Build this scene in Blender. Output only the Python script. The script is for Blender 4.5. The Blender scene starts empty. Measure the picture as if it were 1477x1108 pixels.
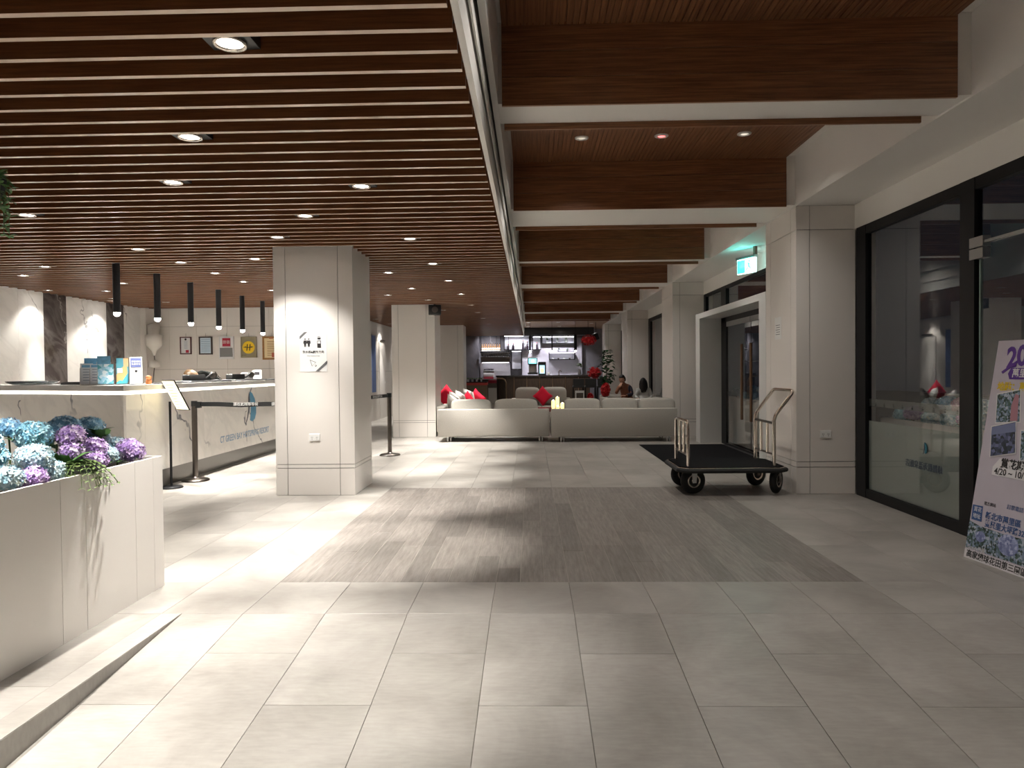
import bpy, bmesh, math, random
from mathutils import Vector, Matrix, noise
R = random.Random(7)
sc = bpy.context.scene
COL = sc.collection
PI = math.pi

# ------------------------------------------------------------------ camera, world, exposure
cam_d = bpy.data.cameras.new('camera'); cam = bpy.data.objects.new('camera', cam_d); COL.objects.link(cam)
cam_d.sensor_width = 36.0; cam_d.lens = 1030.8 / 1477 * 36.0; cam_d.clip_start = 0.05; cam_d.clip_end = 200
r_ = Vector((0.99960166, 0.02658727, -0.00946725)); u_ = Vector((0.008944, 0.01973115, 0.99976532)); f_ = Vector((-0.02676783, 0.99945175, -0.01948549))
M = Matrix.Identity(4)
for i in range(3):
    M[i][0] = r_[i]; M[i][1] = u_[i]; M[i][2] = -f_[i]
M[2][3] = 1.3
cam.matrix_world = M
sc.camera = cam
w = bpy.data.worlds.new('night'); sc.world = w; w.use_nodes = True
w.node_tree.nodes['Background'].inputs[0].default_value = (0.05, 0.06, 0.08, 1)
w.node_tree.nodes['Background'].inputs[1].default_value = 0.05
sc.view_settings.view_transform = 'Standard'; sc.view_settings.look = 'None'
sc.view_settings.exposure = 1.33; sc.view_settings.gamma = 1.0
sc.view_settings.use_curve_mapping = False
SPOT_W = 128.0          # reception downlights
CORR_W = 33.0           # corridor fill: seen fittings raised, unseen ones added

# ------------------------------------------------------------------ materials
def nm(name):
    m = bpy.data.materials.new(name); m.use_nodes = True
    nt = m.node_tree; return m, nt, nt.nodes['Principled BSDF']
def L(nt, a, b): nt.links.new(a, b)
def mat(name, col, rough=0.5, metal=0.0, spec=0.5, emit=None, es=0.0, var=0.0, scale=8.0, bump=0.0, coat=0.0):
    m, nt, p = nm(name)
    p.inputs['Base Color'].default_value = (*col, 1); p.inputs['Roughness'].default_value = rough
    p.inputs['Metallic'].default_value = metal; p.inputs['Specular IOR Level'].default_value = spec
    p.inputs['Coat Weight'].default_value = coat
    if emit: p.inputs['Emission Color'].default_value = (*emit, 1); p.inputs['Emission Strength'].default_value = es
    if var or bump:
        tc = nt.nodes.new('ShaderNodeTexCoord'); nz = nt.nodes.new('ShaderNodeTexNoise')
        nz.inputs['Scale'].default_value = scale; nz.inputs['Detail'].default_value = 6
        L(nt, tc.outputs['Object'], nz.inputs['Vector'])
        if var:
            mx = nt.nodes.new('ShaderNodeMixRGB'); mx.inputs[1].default_value = tuple(c * (1 - var) for c in col) + (1,)
            mx.inputs[2].default_value = tuple(min(1, c * (1 + var)) for c in col) + (1,)
            L(nt, nz.outputs['Fac'], mx.inputs[0]); L(nt, mx.outputs[0], p.inputs['Base Color'])
        if bump:
            b = nt.nodes.new('ShaderNodeBump'); b.inputs['Strength'].default_value = bump; b.inputs['Distance'].default_value = 0.01
            L(nt, nz.outputs['Fac'], b.inputs['Height']); L(nt, b.outputs[0], p.inputs['Normal'])
    return m
def ramp(nt, fac, stops):
    r = nt.nodes.new('ShaderNodeValToRGB'); el = r.color_ramp.elements
    while len(el) < len(stops): el.new(0.5)
    for e, (pos, c) in zip(el, stops): e.position = pos; e.color = (*c, 1)
    L(nt, fac, r.inputs[0]); return r.outputs[0]
def grain(name, c1, c2, rough=0.4, stretch=(1, 12, 12), scale=6, obj_var=0.12, spec=0.4, c3=None, coat=0.0):
    """wood: noise stretched along one axis, in world metres"""
    m, nt, p = nm(name)
    g = nt.nodes.new('ShaderNodeNewGeometry'); mp = nt.nodes.new('ShaderNodeMapping'); mp.inputs['Scale'].default_value = stretch
    L(nt, g.outputs['Position'], mp.inputs[0])
    nz = nt.nodes.new('ShaderNodeTexNoise'); nz.inputs['Scale'].default_value = scale; nz.inputs['Detail'].default_value = 8; nz.inputs['Roughness'].default_value = 0.65
    L(nt, mp.outputs[0], nz.inputs['Vector'])
    col = ramp(nt, nz.outputs['Fac'], [(0.32, c1), (0.68, c2)])
    oi = nt.nodes.new('ShaderNodeObjectInfo'); mr = nt.nodes.new('ShaderNodeMapRange')
    mr.inputs[3].default_value = 1 - obj_var; mr.inputs[4].default_value = 1 + obj_var
    L(nt, oi.outputs['Random'], mr.inputs[0])
    hs = nt.nodes.new('ShaderNodeHueSaturation'); L(nt, mr.outputs[0], hs.inputs['Value']); L(nt, col, hs.inputs['Color'])
    L(nt, hs.outputs[0], p.inputs['Base Color']); p.inputs['Roughness'].default_value = rough; p.inputs['Specular IOR Level'].default_value = spec
    p.inputs['Coat Weight'].default_value = coat
    return m
def tile_mat(name, c1, c2, rough, ov=0.03, sc_=1.6):
    m, nt, p = nm(name)
    g = nt.nodes.new('ShaderNodeNewGeometry')
    oi = nt.nodes.new('ShaderNodeObjectInfo'); ad = nt.nodes.new('ShaderNodeVectorMath'); ad.operation = 'ADD'
    mu = nt.nodes.new('ShaderNodeMath'); mu.operation = 'MULTIPLY'; mu.inputs[1].default_value = 9.0
    L(nt, oi.outputs['Random'], mu.inputs[0]); L(nt, g.outputs['Position'], ad.inputs[0]); L(nt, mu.outputs[0], ad.inputs[1])
    nz = nt.nodes.new('ShaderNodeTexNoise'); nz.inputs['Scale'].default_value = sc_; nz.inputs['Detail'].default_value = 10; nz.inputs['Roughness'].default_value = 0.62; nz.inputs['Distortion'].default_value = 0.6
    L(nt, ad.outputs[0], nz.inputs['Vector'])
    n2 = nt.nodes.new('ShaderNodeTexNoise'); n2.inputs['Scale'].default_value = 26; n2.inputs['Detail'].default_value = 6
    mp = nt.nodes.new('ShaderNodeMapping'); mp.inputs['Scale'].default_value = (0.5, 2.2, 1); L(nt, ad.outputs[0], mp.inputs[0]); L(nt, mp.outputs[0], n2.inputs['Vector'])
    mx = nt.nodes.new('ShaderNodeMath'); mx.operation = 'MULTIPLY_ADD'; mx.inputs[1].default_value = 0.3; L(nt, n2.outputs['Fac'], mx.inputs[0]); L(nt, nz.outputs['Fac'], mx.inputs[2])
    col = ramp(nt, mx.outputs[0], [(0.45, c1), (0.85, c2)])
    mr = nt.nodes.new('ShaderNodeMapRange'); mr.inputs[3].default_value = 1 - ov; mr.inputs[4].default_value = 1 + ov; L(nt, oi.outputs['Random'], mr.inputs[0])
    hs = nt.nodes.new('ShaderNodeHueSaturation'); L(nt, mr.outputs[0], hs.inputs['Value']); L(nt, col, hs.inputs['Color'])
    L(nt, hs.outputs[0], p.inputs['Base Color'])
    rr = nt.nodes.new('ShaderNodeMapRange'); rr.inputs[3].default_value = rough - 0.07; rr.inputs[4].default_value = rough + 0.1; L(nt, n2.outputs['Fac'], rr.inputs[0]); L(nt, rr.outputs[0], p.inputs['Roughness'])
    p.inputs['Specular IOR Level'].default_value = 0.4
    return m
def marble(name, base, vein, rough=0.12, scale=1.0, width=0.035, soft=None):
    m, nt, p = nm(name)
    g = nt.nodes.new('ShaderNodeNewGeometry')
    oi = nt.nodes.new('ShaderNodeObjectInfo'); mu = nt.nodes.new('ShaderNodeMath'); mu.operation = 'MULTIPLY'; mu.inputs[1].default_value = 17
    L(nt, oi.outputs['Random'], mu.inputs[0]); ad = nt.nodes.new('ShaderNodeVectorMath'); ad.operation = 'ADD'
    L(nt, g.outputs['Position'], ad.inputs[0]); L(nt, mu.outputs[0], ad.inputs[1])
    rot = nt.nodes.new('ShaderNodeMapping'); rot.inputs['Scale'].default_value = (1.0, 2.0, 0.75); ro = nt.nodes.new('ShaderNodeMapping'); ro.inputs['Rotation'].default_value = (-0.65, 0.3, 0.75); L(nt, ad.outputs[0], ro.inputs[0]); L(nt, ro.outputs[0], rot.inputs[0])
    def veins(s, wd, lo):
        nz = nt.nodes.new('ShaderNodeTexNoise'); nz.inputs['Scale'].default_value = s; nz.inputs['Detail'].default_value = 7; nz.inputs['Roughness'].default_value = 0.55; nz.inputs['Distortion'].default_value = 0.7
        L(nt, rot.outputs[0], nz.inputs['Vector'])
        sb = nt.nodes.new('ShaderNodeMath'); sb.operation = 'SUBTRACT'; sb.inputs[1].default_value = 0.5; L(nt, nz.outputs['Fac'], sb.inputs[0])
        ab = nt.nodes.new('ShaderNodeMath'); ab.operation = 'ABSOLUTE'; L(nt, sb.outputs[0], ab.inputs[0])
        mr = nt.nodes.new('ShaderNodeMapRange'); mr.inputs[1].default_value = 0; mr.inputs[2].default_value = wd; mr.inputs[3].default_value = lo; mr.inputs[4].default_value = 0; L(nt, ab.outputs[0], mr.inputs[0])
        return mr.outputs[0]
    wv = nt.nodes.new('ShaderNodeTexWave'); wv.inputs['Scale'].default_value = 0.42 * scale; wv.inputs['Distortion'].default_value = 7.0; wv.inputs['Detail'].default_value = 5.0; wv.inputs['Detail Scale'].default_value = 1.3; wv.inputs['Detail Roughness'].default_value = 0.62
    L(nt, ro.outputs[0], wv.inputs['Vector'])
    am = nt.nodes.new('ShaderNodeMapRange'); am.inputs[1].default_value = 1 - 0.0035 * (width / 0.03); am.inputs[2].default_value = 1.0; am.inputs[3].default_value = 0; am.inputs[4].default_value = 0.9; L(nt, wv.outputs['Fac'], am.inputs[0])
    a = am.outputs[0]
    msk = nt.nodes.new('ShaderNodeTexNoise'); msk.inputs['Scale'].default_value = 1.3 * scale; L(nt, ad.outputs[0], msk.inputs['Vector'])
    mm = nt.nodes.new('ShaderNodeMapRange'); mm.inputs[1].default_value = 0.40; mm.inputs[2].default_value = 0.55; L(nt, msk.outputs['Fac'], mm.inputs[0])
    ml = nt.nodes.new('ShaderNodeMath'); ml.operation = 'MULTIPLY'; L(nt, a, ml.inputs[0]); L(nt, mm.outputs[0], ml.inputs[1])
    b = veins(1.7 * scale, width * 2.2, 0.10 if base[0] > 0.4 else 0.25)
    mxm = nt.nodes.new('ShaderNodeMath'); mxm.operation = 'MAXIMUM'; L(nt, ml.outputs[0], mxm.inputs[0]); L(nt, b, mxm.inputs[1])
    mx = nt.nodes.new('ShaderNodeMixRGB'); mx.inputs[1].default_value = (*base, 1); mx.inputs[2].default_value = (*vein, 1)
    L(nt, mxm.outputs[0], mx.inputs[0]); L(nt, mx.outputs[0], p.inputs['Base Color']); p.inputs['Roughness'].default_value = rough
    return m
def petal_mat(name, stops):
    m, nt, p = nm(name)
    g = nt.nodes.new('ShaderNodeNewGeometry'); col = ramp(nt, g.outputs['Random Per Island'], stops)
    L(nt, col, p.inputs['Base Color']); p.inputs['Roughness'].default_value = 0.6
    p.inputs['Subsurface Weight'].default_value = 0.0
    return m
def glassmat(name, tint=(0.97, 0.985, 0.98), rough=0.0):
    m, nt, p = nm(name)
    p.inputs['Base Color'].default_value = (*tint, 1); p.inputs['Roughness'].default_value = rough
    p.inputs['Transmission Weight'].default_value = 1.0; p.inputs['IOR'].default_value = 1.5
    return m
def voro(name, stops, scale, rough=0.5):
    m, nt, p = nm(name)
    tc = nt.nodes.new('ShaderNodeTexCoord'); v = nt.nodes.new('ShaderNodeTexVoronoi'); v.inputs['Scale'].default_value = scale
    L(nt, tc.outputs['Object'], v.inputs['Vector'])
    sx = nt.nodes.new('ShaderNodeSeparateColor'); L(nt, v.outputs['Color'], sx.inputs[0])
    L(nt, ramp(nt, sx.outputs[0], stops), p.inputs['Base Color']); p.inputs['Roughness'].default_value = rough
    return m

TILE = tile_mat('stone_tile', (0.225, 0.207, 0.185), (0.37, 0.348, 0.318), 0.36)
GROUT = mat('grout', (0.16, 0.14, 0.12), 0.8)
PLANK = grain('grey_plank', (0.135, 0.118, 0.104), (0.255, 0.230, 0.208), 0.42, (14, 1.2, 1), 3, 0.16)
GROUTL = mat('pale_grout', (0.36, 0.33, 0.29), 0.7)
WHITE = mat('white_paint', (0.80, 0.775, 0.735), 0.7, var=0.02, scale=3)
PANEL = mat('cream_panel', (0.74, 0.70, 0.655), 0.45, var=0.02, scale=2)
PSEAM = mat('panel_seam', (0.10, 0.09, 0.08), 0.8)
SLAT = grain('slat_wood', (0.125, 0.046, 0.017), (0.24, 0.090, 0.034), 0.5, (0.6, 10, 14), 7, 0.08, 0.2)
SLATB = mat('slat_pale_edge', (0.62, 0.47, 0.36), 0.22)
WOODC = grain('panel_wood', (0.11, 0.040, 0.015), (0.30, 0.125, 0.052), 0.42, (0.5, 0.5, 16), 5, 0.06, 0.4)
WOODG = grain('grooved_wood', (0.11, 0.042, 0.017), (0.30, 0.130, 0.058), 0.42, (18, 0.4, 1), 5, 0.06, 0.4)
WOODE = mat('wood_edge', (0.30, 0.155, 0.075), 0.45)
DARKV = mat('dark_void', (0.02, 0.012, 0.008), 0.9)
BLACKM = mat('black_metal', (0.008, 0.008, 0.009), 0.45, spec=0.25)
BLACKP = mat('black_plastic', (0.02, 0.02, 0.02), 0.45)
RUBBER = mat('black_rubber', (0.012, 0.012, 0.012), 0.75)
CARPET = mat('black_carpet', (0.006, 0.006, 0.007), 0.98, spec=0.1, bump=0.3, scale=300)
CHROME = mat('warm_chrome', (0.78, 0.70, 0.62), 0.16, 1.0)
STEEL = mat('brushed_steel', (0.55, 0.55, 0.55), 0.3, 1.0)
GUNM = mat('gunmetal', (0.16, 0.14, 0.125), 0.28, 1.0)
MARB = marble('white_marble', (0.80, 0.785, 0.76), (0.25, 0.24, 0.24), 0.12, 1.0)
MARBC = marble('counter_marble', (0.84, 0.81, 0.765), (0.16, 0.17, 0.20), 0.10, 0.85, 0.03)
MARBD = marble('dark_marble', (0.060, 0.048, 0.046), (0.30, 0.28, 0.27), 0.08, 1.3, 0.05)
MARBG = marble('grey_marble', (0.20, 0.19, 0.21), (0.55, 0.53, 0.56), 0.15, 0.5, 0.12)
FAB = mat('linen_fabric', (0.42, 0.395, 0.355), 0.9, spec=0.2, var=0.10, scale=60, bump=0.15)
FABC = mat('linen_cushion', (0.40, 0.38, 0.34), 0.9, spec=0.2, var=0.08, scale=40, bump=0.15)
FABW = mat('pale_cushion', (0.62, 0.61, 0.57), 0.9, spec=0.2, var=0.06, scale=40)
RED = mat('red_fabric', (0.62, 0.012, 0.04), 0.8, spec=0.2)
REDF = mat('red_paper', (0.50, 0.006, 0.01), 0.6)
LEAF = mat('leaf_green', (0.07, 0.16, 0.04), 0.5, var=0.4, scale=9)
LEAFD = mat('leaf_dark', (0.016, 0.050, 0.018), 0.7, spec=0.15, var=0.4, scale=9)
FERN = mat('fern_green', (0.10, 0.15, 0.04), 0.6, var=0.3, scale=9)
STEMM = mat('stem', (0.10, 0.15, 0.05), 0.7)
SOIL = mat('soil', (0.03, 0.025, 0.02), 0.95)
LIT = mat('lamp_disc', (1, 1, 1), 0.5, emit=(1.0, 0.97, 0.92), es=15)
LITW = mat('lamp_warm', (1, 1, 1), 0.5, emit=(1.0, 0.86, 0.66), es=14)
LEDM = mat('led_strip', (1, 1, 1), 0.5, emit=(1.0, 0.95, 0.86), es=4)
LEDS = mat('shelf_led', (1, 1, 1), 0.5, emit=(0.92, 0.9, 1.0), es=5)
GLASS = glassmat('clear_glass')
FROST = mat('frosted_film', (0.42, 0.47, 0.43), 0.35)
PAPER = mat('paper', (0.78, 0.78, 0.76), 0.6)
PAPERL = mat('board_paper', (0.92, 0.86, 0.62), 0.5)
INK = mat('black_ink', (0.02, 0.018, 0.02), 0.6)
SKIN = mat('skin', (0.40, 0.22, 0.15), 0.55, spec=0.3)
HAIR = mat('black_hair', (0.008, 0.006, 0.006), 0.5)
HAIRB = mat('brown_hair', (0.10, 0.055, 0.022), 0.5)
BLUEP = petal_mat('petal_blue', [(0.0, (0.13, 0.34, 0.46)), (0.4, (0.26, 0.54, 0.68)), (0.75, (0.42, 0.70, 0.80)), (1.0, (0.60, 0.82, 0.86))])
BLUEQ = petal_mat('petal_deep_blue', [(0.0, (0.14, 0.33, 0.52)), (0.45, (0.30, 0.56, 0.78)), (1.0, (0.58, 0.80, 0.92))])
PALEP = petal_mat('petal_pale', [(0.0, (0.25, 0.42, 0.50)), (0.5, (0.44, 0.60, 0.67)), (0.85, (0.60, 0.72, 0.75)), (1.0, (0.70, 0.75, 0.62))])
PURP = petal_mat('petal_purple', [(0.0, (0.22, 0.12, 0.34)), (0.4, (0.40, 0.25, 0.52)), (0.8, (0.56, 0.42, 0.64)), (1.0, (0.78, 0.66, 0.80))])
PINKP = petal_mat('petal_pink', [(0.0, (0.42, 0.14, 0.24)), (0.5, (0.66, 0.32, 0.42)), (1.0, (0.80, 0.52, 0.58))])

# ------------------------------------------------------------------ mesh helpers
class MB:
    def __init__(s): s.v = []; s.f = []; s.mi = []; s.sm = []
    def add(s, vs, fs, mi=0, smooth=False):
        o = len(s.v); s.v += [tuple(v) for v in vs]
        for f in fs: s.f.append(tuple(i + o for i in f)); s.mi.append(mi); s.sm.append(smooth)
        return s
    def box(s, x0, x1, y0, y1, z0, z1, mi=0, bottom=None, mat4=None):
        if x0 > x1: x0, x1 = x1, x0
        if y0 > y1: y0, y1 = y1, y0
        if z0 > z1: z0, z1 = z1, z0
        vs = [Vector(p) for p in ((x0,y0,z0),(x1,y0,z0),(x1,y1,z0),(x0,y1,z0),(x0,y0,z1),(x1,y0,z1),(x1,y1,z1),(x0,y1,z1))]
        if mat4: vs = [mat4 @ v for v in vs]
        fs = [(0,3,2,1),(4,5,6,7),(0,1,5,4),(1,2,6,5),(2,3,7,6),(3,0,4,7)]
        s.add(vs, fs[1:], mi); s.add(vs, [fs[0]], mi if bottom is None else bottom); return s
    def rbox(s, x0, x1, y0, y1, z0, z1, b=0.02, seg=2, mi=0, mat4=None):
        bm = bmesh.new(); bmesh.ops.create_cube(bm, size=1.0)
        for v in bm.verts: v.co = Vector(((x0+x1)/2 + v.co.x*(x1-x0), (y0+y1)/2 + v.co.y*(y1-y0), (z0+z1)/2 + v.co.z*(z1-z0)))
        bmesh.ops.bevel(bm, geom=bm.edges[:], offset=b, segments=seg, profile=0.5, affect='EDGES')
        bm.verts.ensure_lookup_table(); bm.verts.index_update()
        vs = [mat4 @ v.co if mat4 else v.co.copy() for v in bm.verts]; fs = [[v.index for v in f.verts] for f in bm.faces]
        s.add(vs, fs, mi, seg > 1); bm.free(); return s
    def cyl(s, a, b, r0, r1=None, n=12, mi=0, caps=True, smooth=True):
        a = Vector(a); b = Vector(b); r1 = r0 if r1 is None else r1
        d = (b - a).normalized(); x = d.orthogonal().normalized(); y = d.cross(x)
        vs = []
        for p, r in ((a, r0), (b, r1)):
            for k in range(n):
                t = 2*PI*k/n; vs.append(p + (x*math.cos(t) + y*math.sin(t))*r)
        s.add(vs, [(k, (k+1) % n, n+(k+1) % n, n+k) for k in range(n)], mi, smooth)
        if caps: s.add(vs, [tuple(reversed(range(n))), tuple(range(n, 2*n))], mi)
        return s
    def tube(s, pts, r, n=8, mi=0, rs=None):
        pts = [Vector(p) for p in pts]; vs = []; m = len(pts)
        up = None
        for i, p in enumerate(pts):
            d = (pts[min(i+1, m-1)] - pts[max(i-1, 0)]).normalized()
            if up is None: up = d.orthogonal().normalized()
            up = (up - d*up.dot(d))
            up = up.normalized() if up.length > 1e-5 else d.orthogonal().normalized()
            y = d.cross(up); rr = rs[i] if rs else r
            for k in range(n):
                t = 2*PI*k/n; vs.append(p + (up*math.cos(t) + y*math.sin(t))*rr)
        fs = []
        for i in range(m-1):
            for k in range(n): fs.append((i*n+k, i*n+(k+1) % n, (i+1)*n+(k+1) % n, (i+1)*n+k))
        s.add(vs, fs, mi, True); s.add(vs, [tuple(reversed(range(n))), tuple(range((m-1)*n, m*n))], mi); return s
    def lathe(s, prof, c=(0,0,0), n=16, mi=0, smooth=True):
        vs = []; c = Vector(c)
        for r, z in prof:
            for k in range(n):
                t = 2*PI*k/n; vs.append(c + Vector((r*math.cos(t), r*math.sin(t), z)))
        fs = []
        for i in range(len(prof)-1):
            for k in range(n): fs.append((i*n+k, i*n+(k+1) % n, (i+1)*n+(k+1) % n, (i+1)*n+k))
        s.add(vs, fs, mi, smooth)
        if prof[0][0] > 1e-4: s.add(vs, [tuple(reversed(range(n)))], mi)
        if prof[-1][0] > 1e-4: s.add(vs, [tuple(range((len(prof)-1)*n, len(prof)*n))], mi)
        return s
    def quad(s, a, b, c, d, mi=0): return s.add([a, b, c, d], [(0,1,2,3)], mi)
    def ell(s, c, rx, ry, rz, n=12, m=8, mi=0, e=1.0, mat4=None):
        c = Vector(c); vs = []
        sp = lambda v, q: math.copysign(abs(v)**q, v)
        for i in range(m+1):
            ph = -PI/2 + PI*i/m
            for k in range(n):
                t = 2*PI*k/n
                p = Vector((rx*sp(math.cos(ph), e)*sp(math.cos(t), e), ry*sp(math.cos(ph), e)*sp(math.sin(t), e), rz*sp(math.sin(ph), e)))
                vs.append(c + (mat4 @ p if mat4 else p))
        fs = []
        for i in range(m):
            for k in range(n): fs.append((i*n+k, i*n+(k+1) % n, (i+1)*n+(k+1) % n, (i+1)*n+k))
        s.add(vs, fs, mi, True); return s
    def prism(s, poly, z0, z1, mi=0, f=None):
        n = len(poly); f = f or (lambda x, y, z: (x, y, z))
        vs = [f(x, y, z0) for x, y in poly] + [f(x, y, z1) for x, y in poly]
        s.add(vs, [tuple(reversed(range(n))), tuple(range(n, 2*n))] + [(k, (k+1) % n, n+(k+1) % n, n+k) for k in range(n)], mi); return s
    def mesh(s, name, mats):
        me = bpy.data.meshes.new(name); me.from_pydata(s.v, [], s.f)
        for m in (mats if isinstance(mats, (list, tuple)) else [mats]): me.materials.append(m)
        me.polygons.foreach_set('material_index', s.mi); me.polygons.foreach_set('use_smooth', s.sm)
        me.update(); return me
    def build(s, name, mats, parent=None, loc=None, rot=None):
        return place(name, s.mesh(name, mats), parent, loc, rot)
def place(name, me, parent=None, loc=None, rot=None):
    o = bpy.data.objects.new(name, me); COL.objects.link(o)
    if parent: o.parent = parent
    if loc is not None: o.location = loc
    if rot is not None: o.rotation_euler = rot
    return o
def tag(o, label=None, cat=None, group=None, kind=None):
    if label: o['label'] = label
    if cat: o['category'] = cat
    if group: o['group'] = group
    if kind: o['kind'] = kind
    return o
def thing(name, label, cat, loc=(0,0,0), rz=0, group=None):
    o = bpy.data.objects.new(name, None); COL.objects.link(o); o.location = loc; o.rotation_euler = (0, 0, rz); o.empty_display_size = 0.1
    return tag(o, label, cat, group)
def struct(name, mb, mats, label=None):
    o = mb.build(name, mats); tag(o, label, None, None, 'structure'); return o
def copy_tree(root, loc=None, rot=None, label=None, group=None):
    r = root.copy(); COL.objects.link(r)
    if loc is not None: r.location = loc
    if rot is not None: r.rotation_euler = rot
    if label: r['label'] = label
    if group: r['group'] = group
    for ch in list(root.children):
        c = ch.copy(); COL.objects.link(c); c.parent = r
        for g in ch.children:
            d = g.copy(); COL.objects.link(d); d.parent = c
    return r
def text(name, body, size, m, parent=None, mat4=None, ext=0.0008, align='LEFT', bold=0.0, sx=1.0):
    cu = bpy.data.curves.new(name, 'FONT'); cu.body = body; cu.size = size; cu.extrude = ext; cu.align_x = align; cu.align_y = 'CENTER'; cu.offset = bold
    cu.resolution_u = 3
    t = bpy.data.objects.new('tmp', cu); COL.objects.link(t)
    dg = bpy.context.evaluated_depsgraph_get(); me = bpy.data.meshes.new_from_object(t.evaluated_get(dg))
    bpy.data.objects.remove(t)
    me.materials.clear(); me.materials.append(m); me.name = name
    if mat4 is not None or sx != 1.0:
        T = (mat4 or Matrix.Identity(4)) @ Matrix.Diagonal((sx, 1, 1, 1)); me.transform(T)
    return place(name, me, parent)
def frame4(o, x, y):
    """matrix whose local x,y axes lie on the given world directions at origin o"""
    x = Vector(x).normalized(); y = Vector(y); y = (y - x*y.dot(x)).normalized(); z = x.cross(y); m = Matrix.Identity(4)
    for i in range(3): m[i][0] = x[i]; m[i][1] = y[i]; m[i][2] = z[i]; m[i][3] = o[i]
    return m
def spot(name, loc, W, ang, blend=0.6, col=(1, 0.93, 0.84), rad=0.03, parent=None, rot=(0, 0, 0)):
    l = bpy.data.lights.new(name, 'SPOT'); l.energy = W; l.spot_size = math.radians(ang); l.spot_blend = blend; l.color = col; l.shadow_soft_size = rad
    o = bpy.data.objects.new(name, l); COL.objects.link(o); o.location = loc; o.rotation_euler = rot
    if parent: o.parent = parent
    return o
def ordn(k): return ['first', 'second', 'third', 'fourth', 'fifth', 'sixth', 'seventh', 'eighth', 'ninth', 'tenth', 'eleventh', 'twelfth', 'thirteenth', 'fourteenth'][k]

# ------------------------------------------------------------------ floor
W_ = 0.4459; X0 = -1.5645; YB = 3.789; YA = 4.359; GS = 0.0847
PX1 = X0 + 8*W_; PY1 = 7.876
PL = -1.9                                           # edge of the raised platform beside the ramp
fl = struct('floor', MB().box(-7.75, 3.36, YB, 30, -0.12, -0.0042).box(-7.75, PL-0.0025, -3, YB, -0.45, -0.0042), GROUT)
tcache = {}
def tile_mesh(lx, ly, m, g=0.0022, th=0.004):
    k = (round(lx, 3), round(ly, 3), m.name)
    if k not in tcache:
        b = 0.0012; x = lx/2-g/2; y = ly/2-g/2; mb = MB()
        vs = [(-x,-y,-th),(x,-y,-th),(x,y,-th),(-x,y,-th),(-x,-y,-b),(x,-y,-b),(x,y,-b),(-x,y,-b),(-x+b,-y+b,0),(x-b,-y+b,0),(x-b,y-b,0),(-x+b,y-b,0)]
        fs = [(8,9,10,11)] + [(k_, (k_+1) % 4, 4+(k_+1) % 4, 4+k_) for k_ in range(4)] + [(4+k_, 4+(k_+1) % 4, 8+(k_+1) % 4, 8+k_) for k_ in range(4)]
        mb.add(vs, fs); tcache[k] = mb.mesh('tile', m)
    return tcache[k]
ntile = 0
far_mb = MB()
def add_tile(x0, x1, y0, y1):
    global ntile
    if x1-x0 < 0.02 or y1-y0 < 0.02: return
    near = y0 < 11.4 and x0 > -4.5 and x1 < 3.4
    if near:
        place('tile', tile_mesh(x1-x0, y1-y0, TILE), fl, ((x0+x1)/2, (y0+y1)/2, 0)); ntile += 1
    else:
        g = 0.0012; far_mb.box(x0+g, x1-g, y0+g, y1-g, -0.004, 0)
for c in range(-14, 11):
    xa = X0 + c*W_; xb = min(xa + W_, 3.34)
    js = [YB] + ([YA] if (c % 2 == 0 or 0 <= c < 8) else []) 
    y = YA + (0 if c % 2 == 0 else W_)
    while y < 29.9:
        js.append(y); y += 2*W_
    js = sorted(set(round(v, 4) for v in js)) + [29.95]
    for a, b in zip(js, js[1:]):
        if 0 <= c < 8:
            if b <= YA + 1e-3: add_tile(xa, xb, a, b)
            elif b > PY1: add_tile(xa, xb, max(a, PY1), b)
        else: add_tile(xa, xb, a, b)
    if c <= -2:                                     # platform around the planter
        xb2 = min(xb, PL); y = YB
        k = 0
        while y > -2.8:
            ln = (W_ if (k == 0 and c % 2) else 2*W_)
            if c >= -4 and y > 0.3: place('tile', tile_mesh(xb2-xa, ln, TILE), fl, ((xa+xb2)/2, y-ln/2, 0)); ntile += 1
            y -= ln; k += 1
place('tile_strip', MB().box(X0-W_, PL-0.002, -2.8, YB, -0.004, 0).mesh('tile_strip', TILE), fl)
ff = far_mb.build('far_tiles', TILE, fl); ff['kind'] = 'stuff'
# grey wood-look inlay
inl = MB().box(X0, PX1, YA, PY1, -0.004, -0.0015).build('plank_bed', GROUTL, fl)
pw = W_/3
for c in range(24):
    y = YA - R.choice([0, .15, .3, .45, .6, .75])
    while y < PY1 - 0.02:
        a = max(y, YA); b = min(y+0.9, PY1)
        if b-a > 0.03: place('plank', tile_mesh(pw, round(b-a, 2) if abs(b-a-0.9) < 1e-3 else b-a, PLANK, 0.0026), fl, (X0+(c+0.5)*pw, (a+b)/2, 0.0002))
        y += 0.9
# ramp going down towards the camera
ang = math.atan(GS)
rmp = struct('floor_ramp', MB().add([(PL, YB, -0.0042), (3.36, YB, -0.0042), (3.36, -3, -0.0042-GS*(YB+3)), (PL, -3, -0.0042-GS*(YB+3)),
      (PL, YB, -0.9), (3.36, YB, -0.9), (3.36, -3, -0.9), (PL, -3, -0.9)], [(0,3,2,1), (4,5,6,7), (0,1,5,4), (1,2,6,5), (2,3,7,6), (3,0,4,7)]), GROUT)
for c in range(-1, 11):
    xa = X0 + c*W_; xb = min(xa+W_, 3.34)
    if c == -1: xa = PL + 0.001
    s = 0.0; k = 0
    while s < 6.4:
        ln = W_ if (k == 0 and c % 2 == 0) else 2*W_
        m_ = s + ln/2
        place('tile', tile_mesh(xb-xa, ln, TILE), rmp, ((xa+xb)/2, YB - m_*math.cos(ang), -m_*math.sin(ang)), (ang, 0, 0)); s += ln; k += 1
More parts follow.
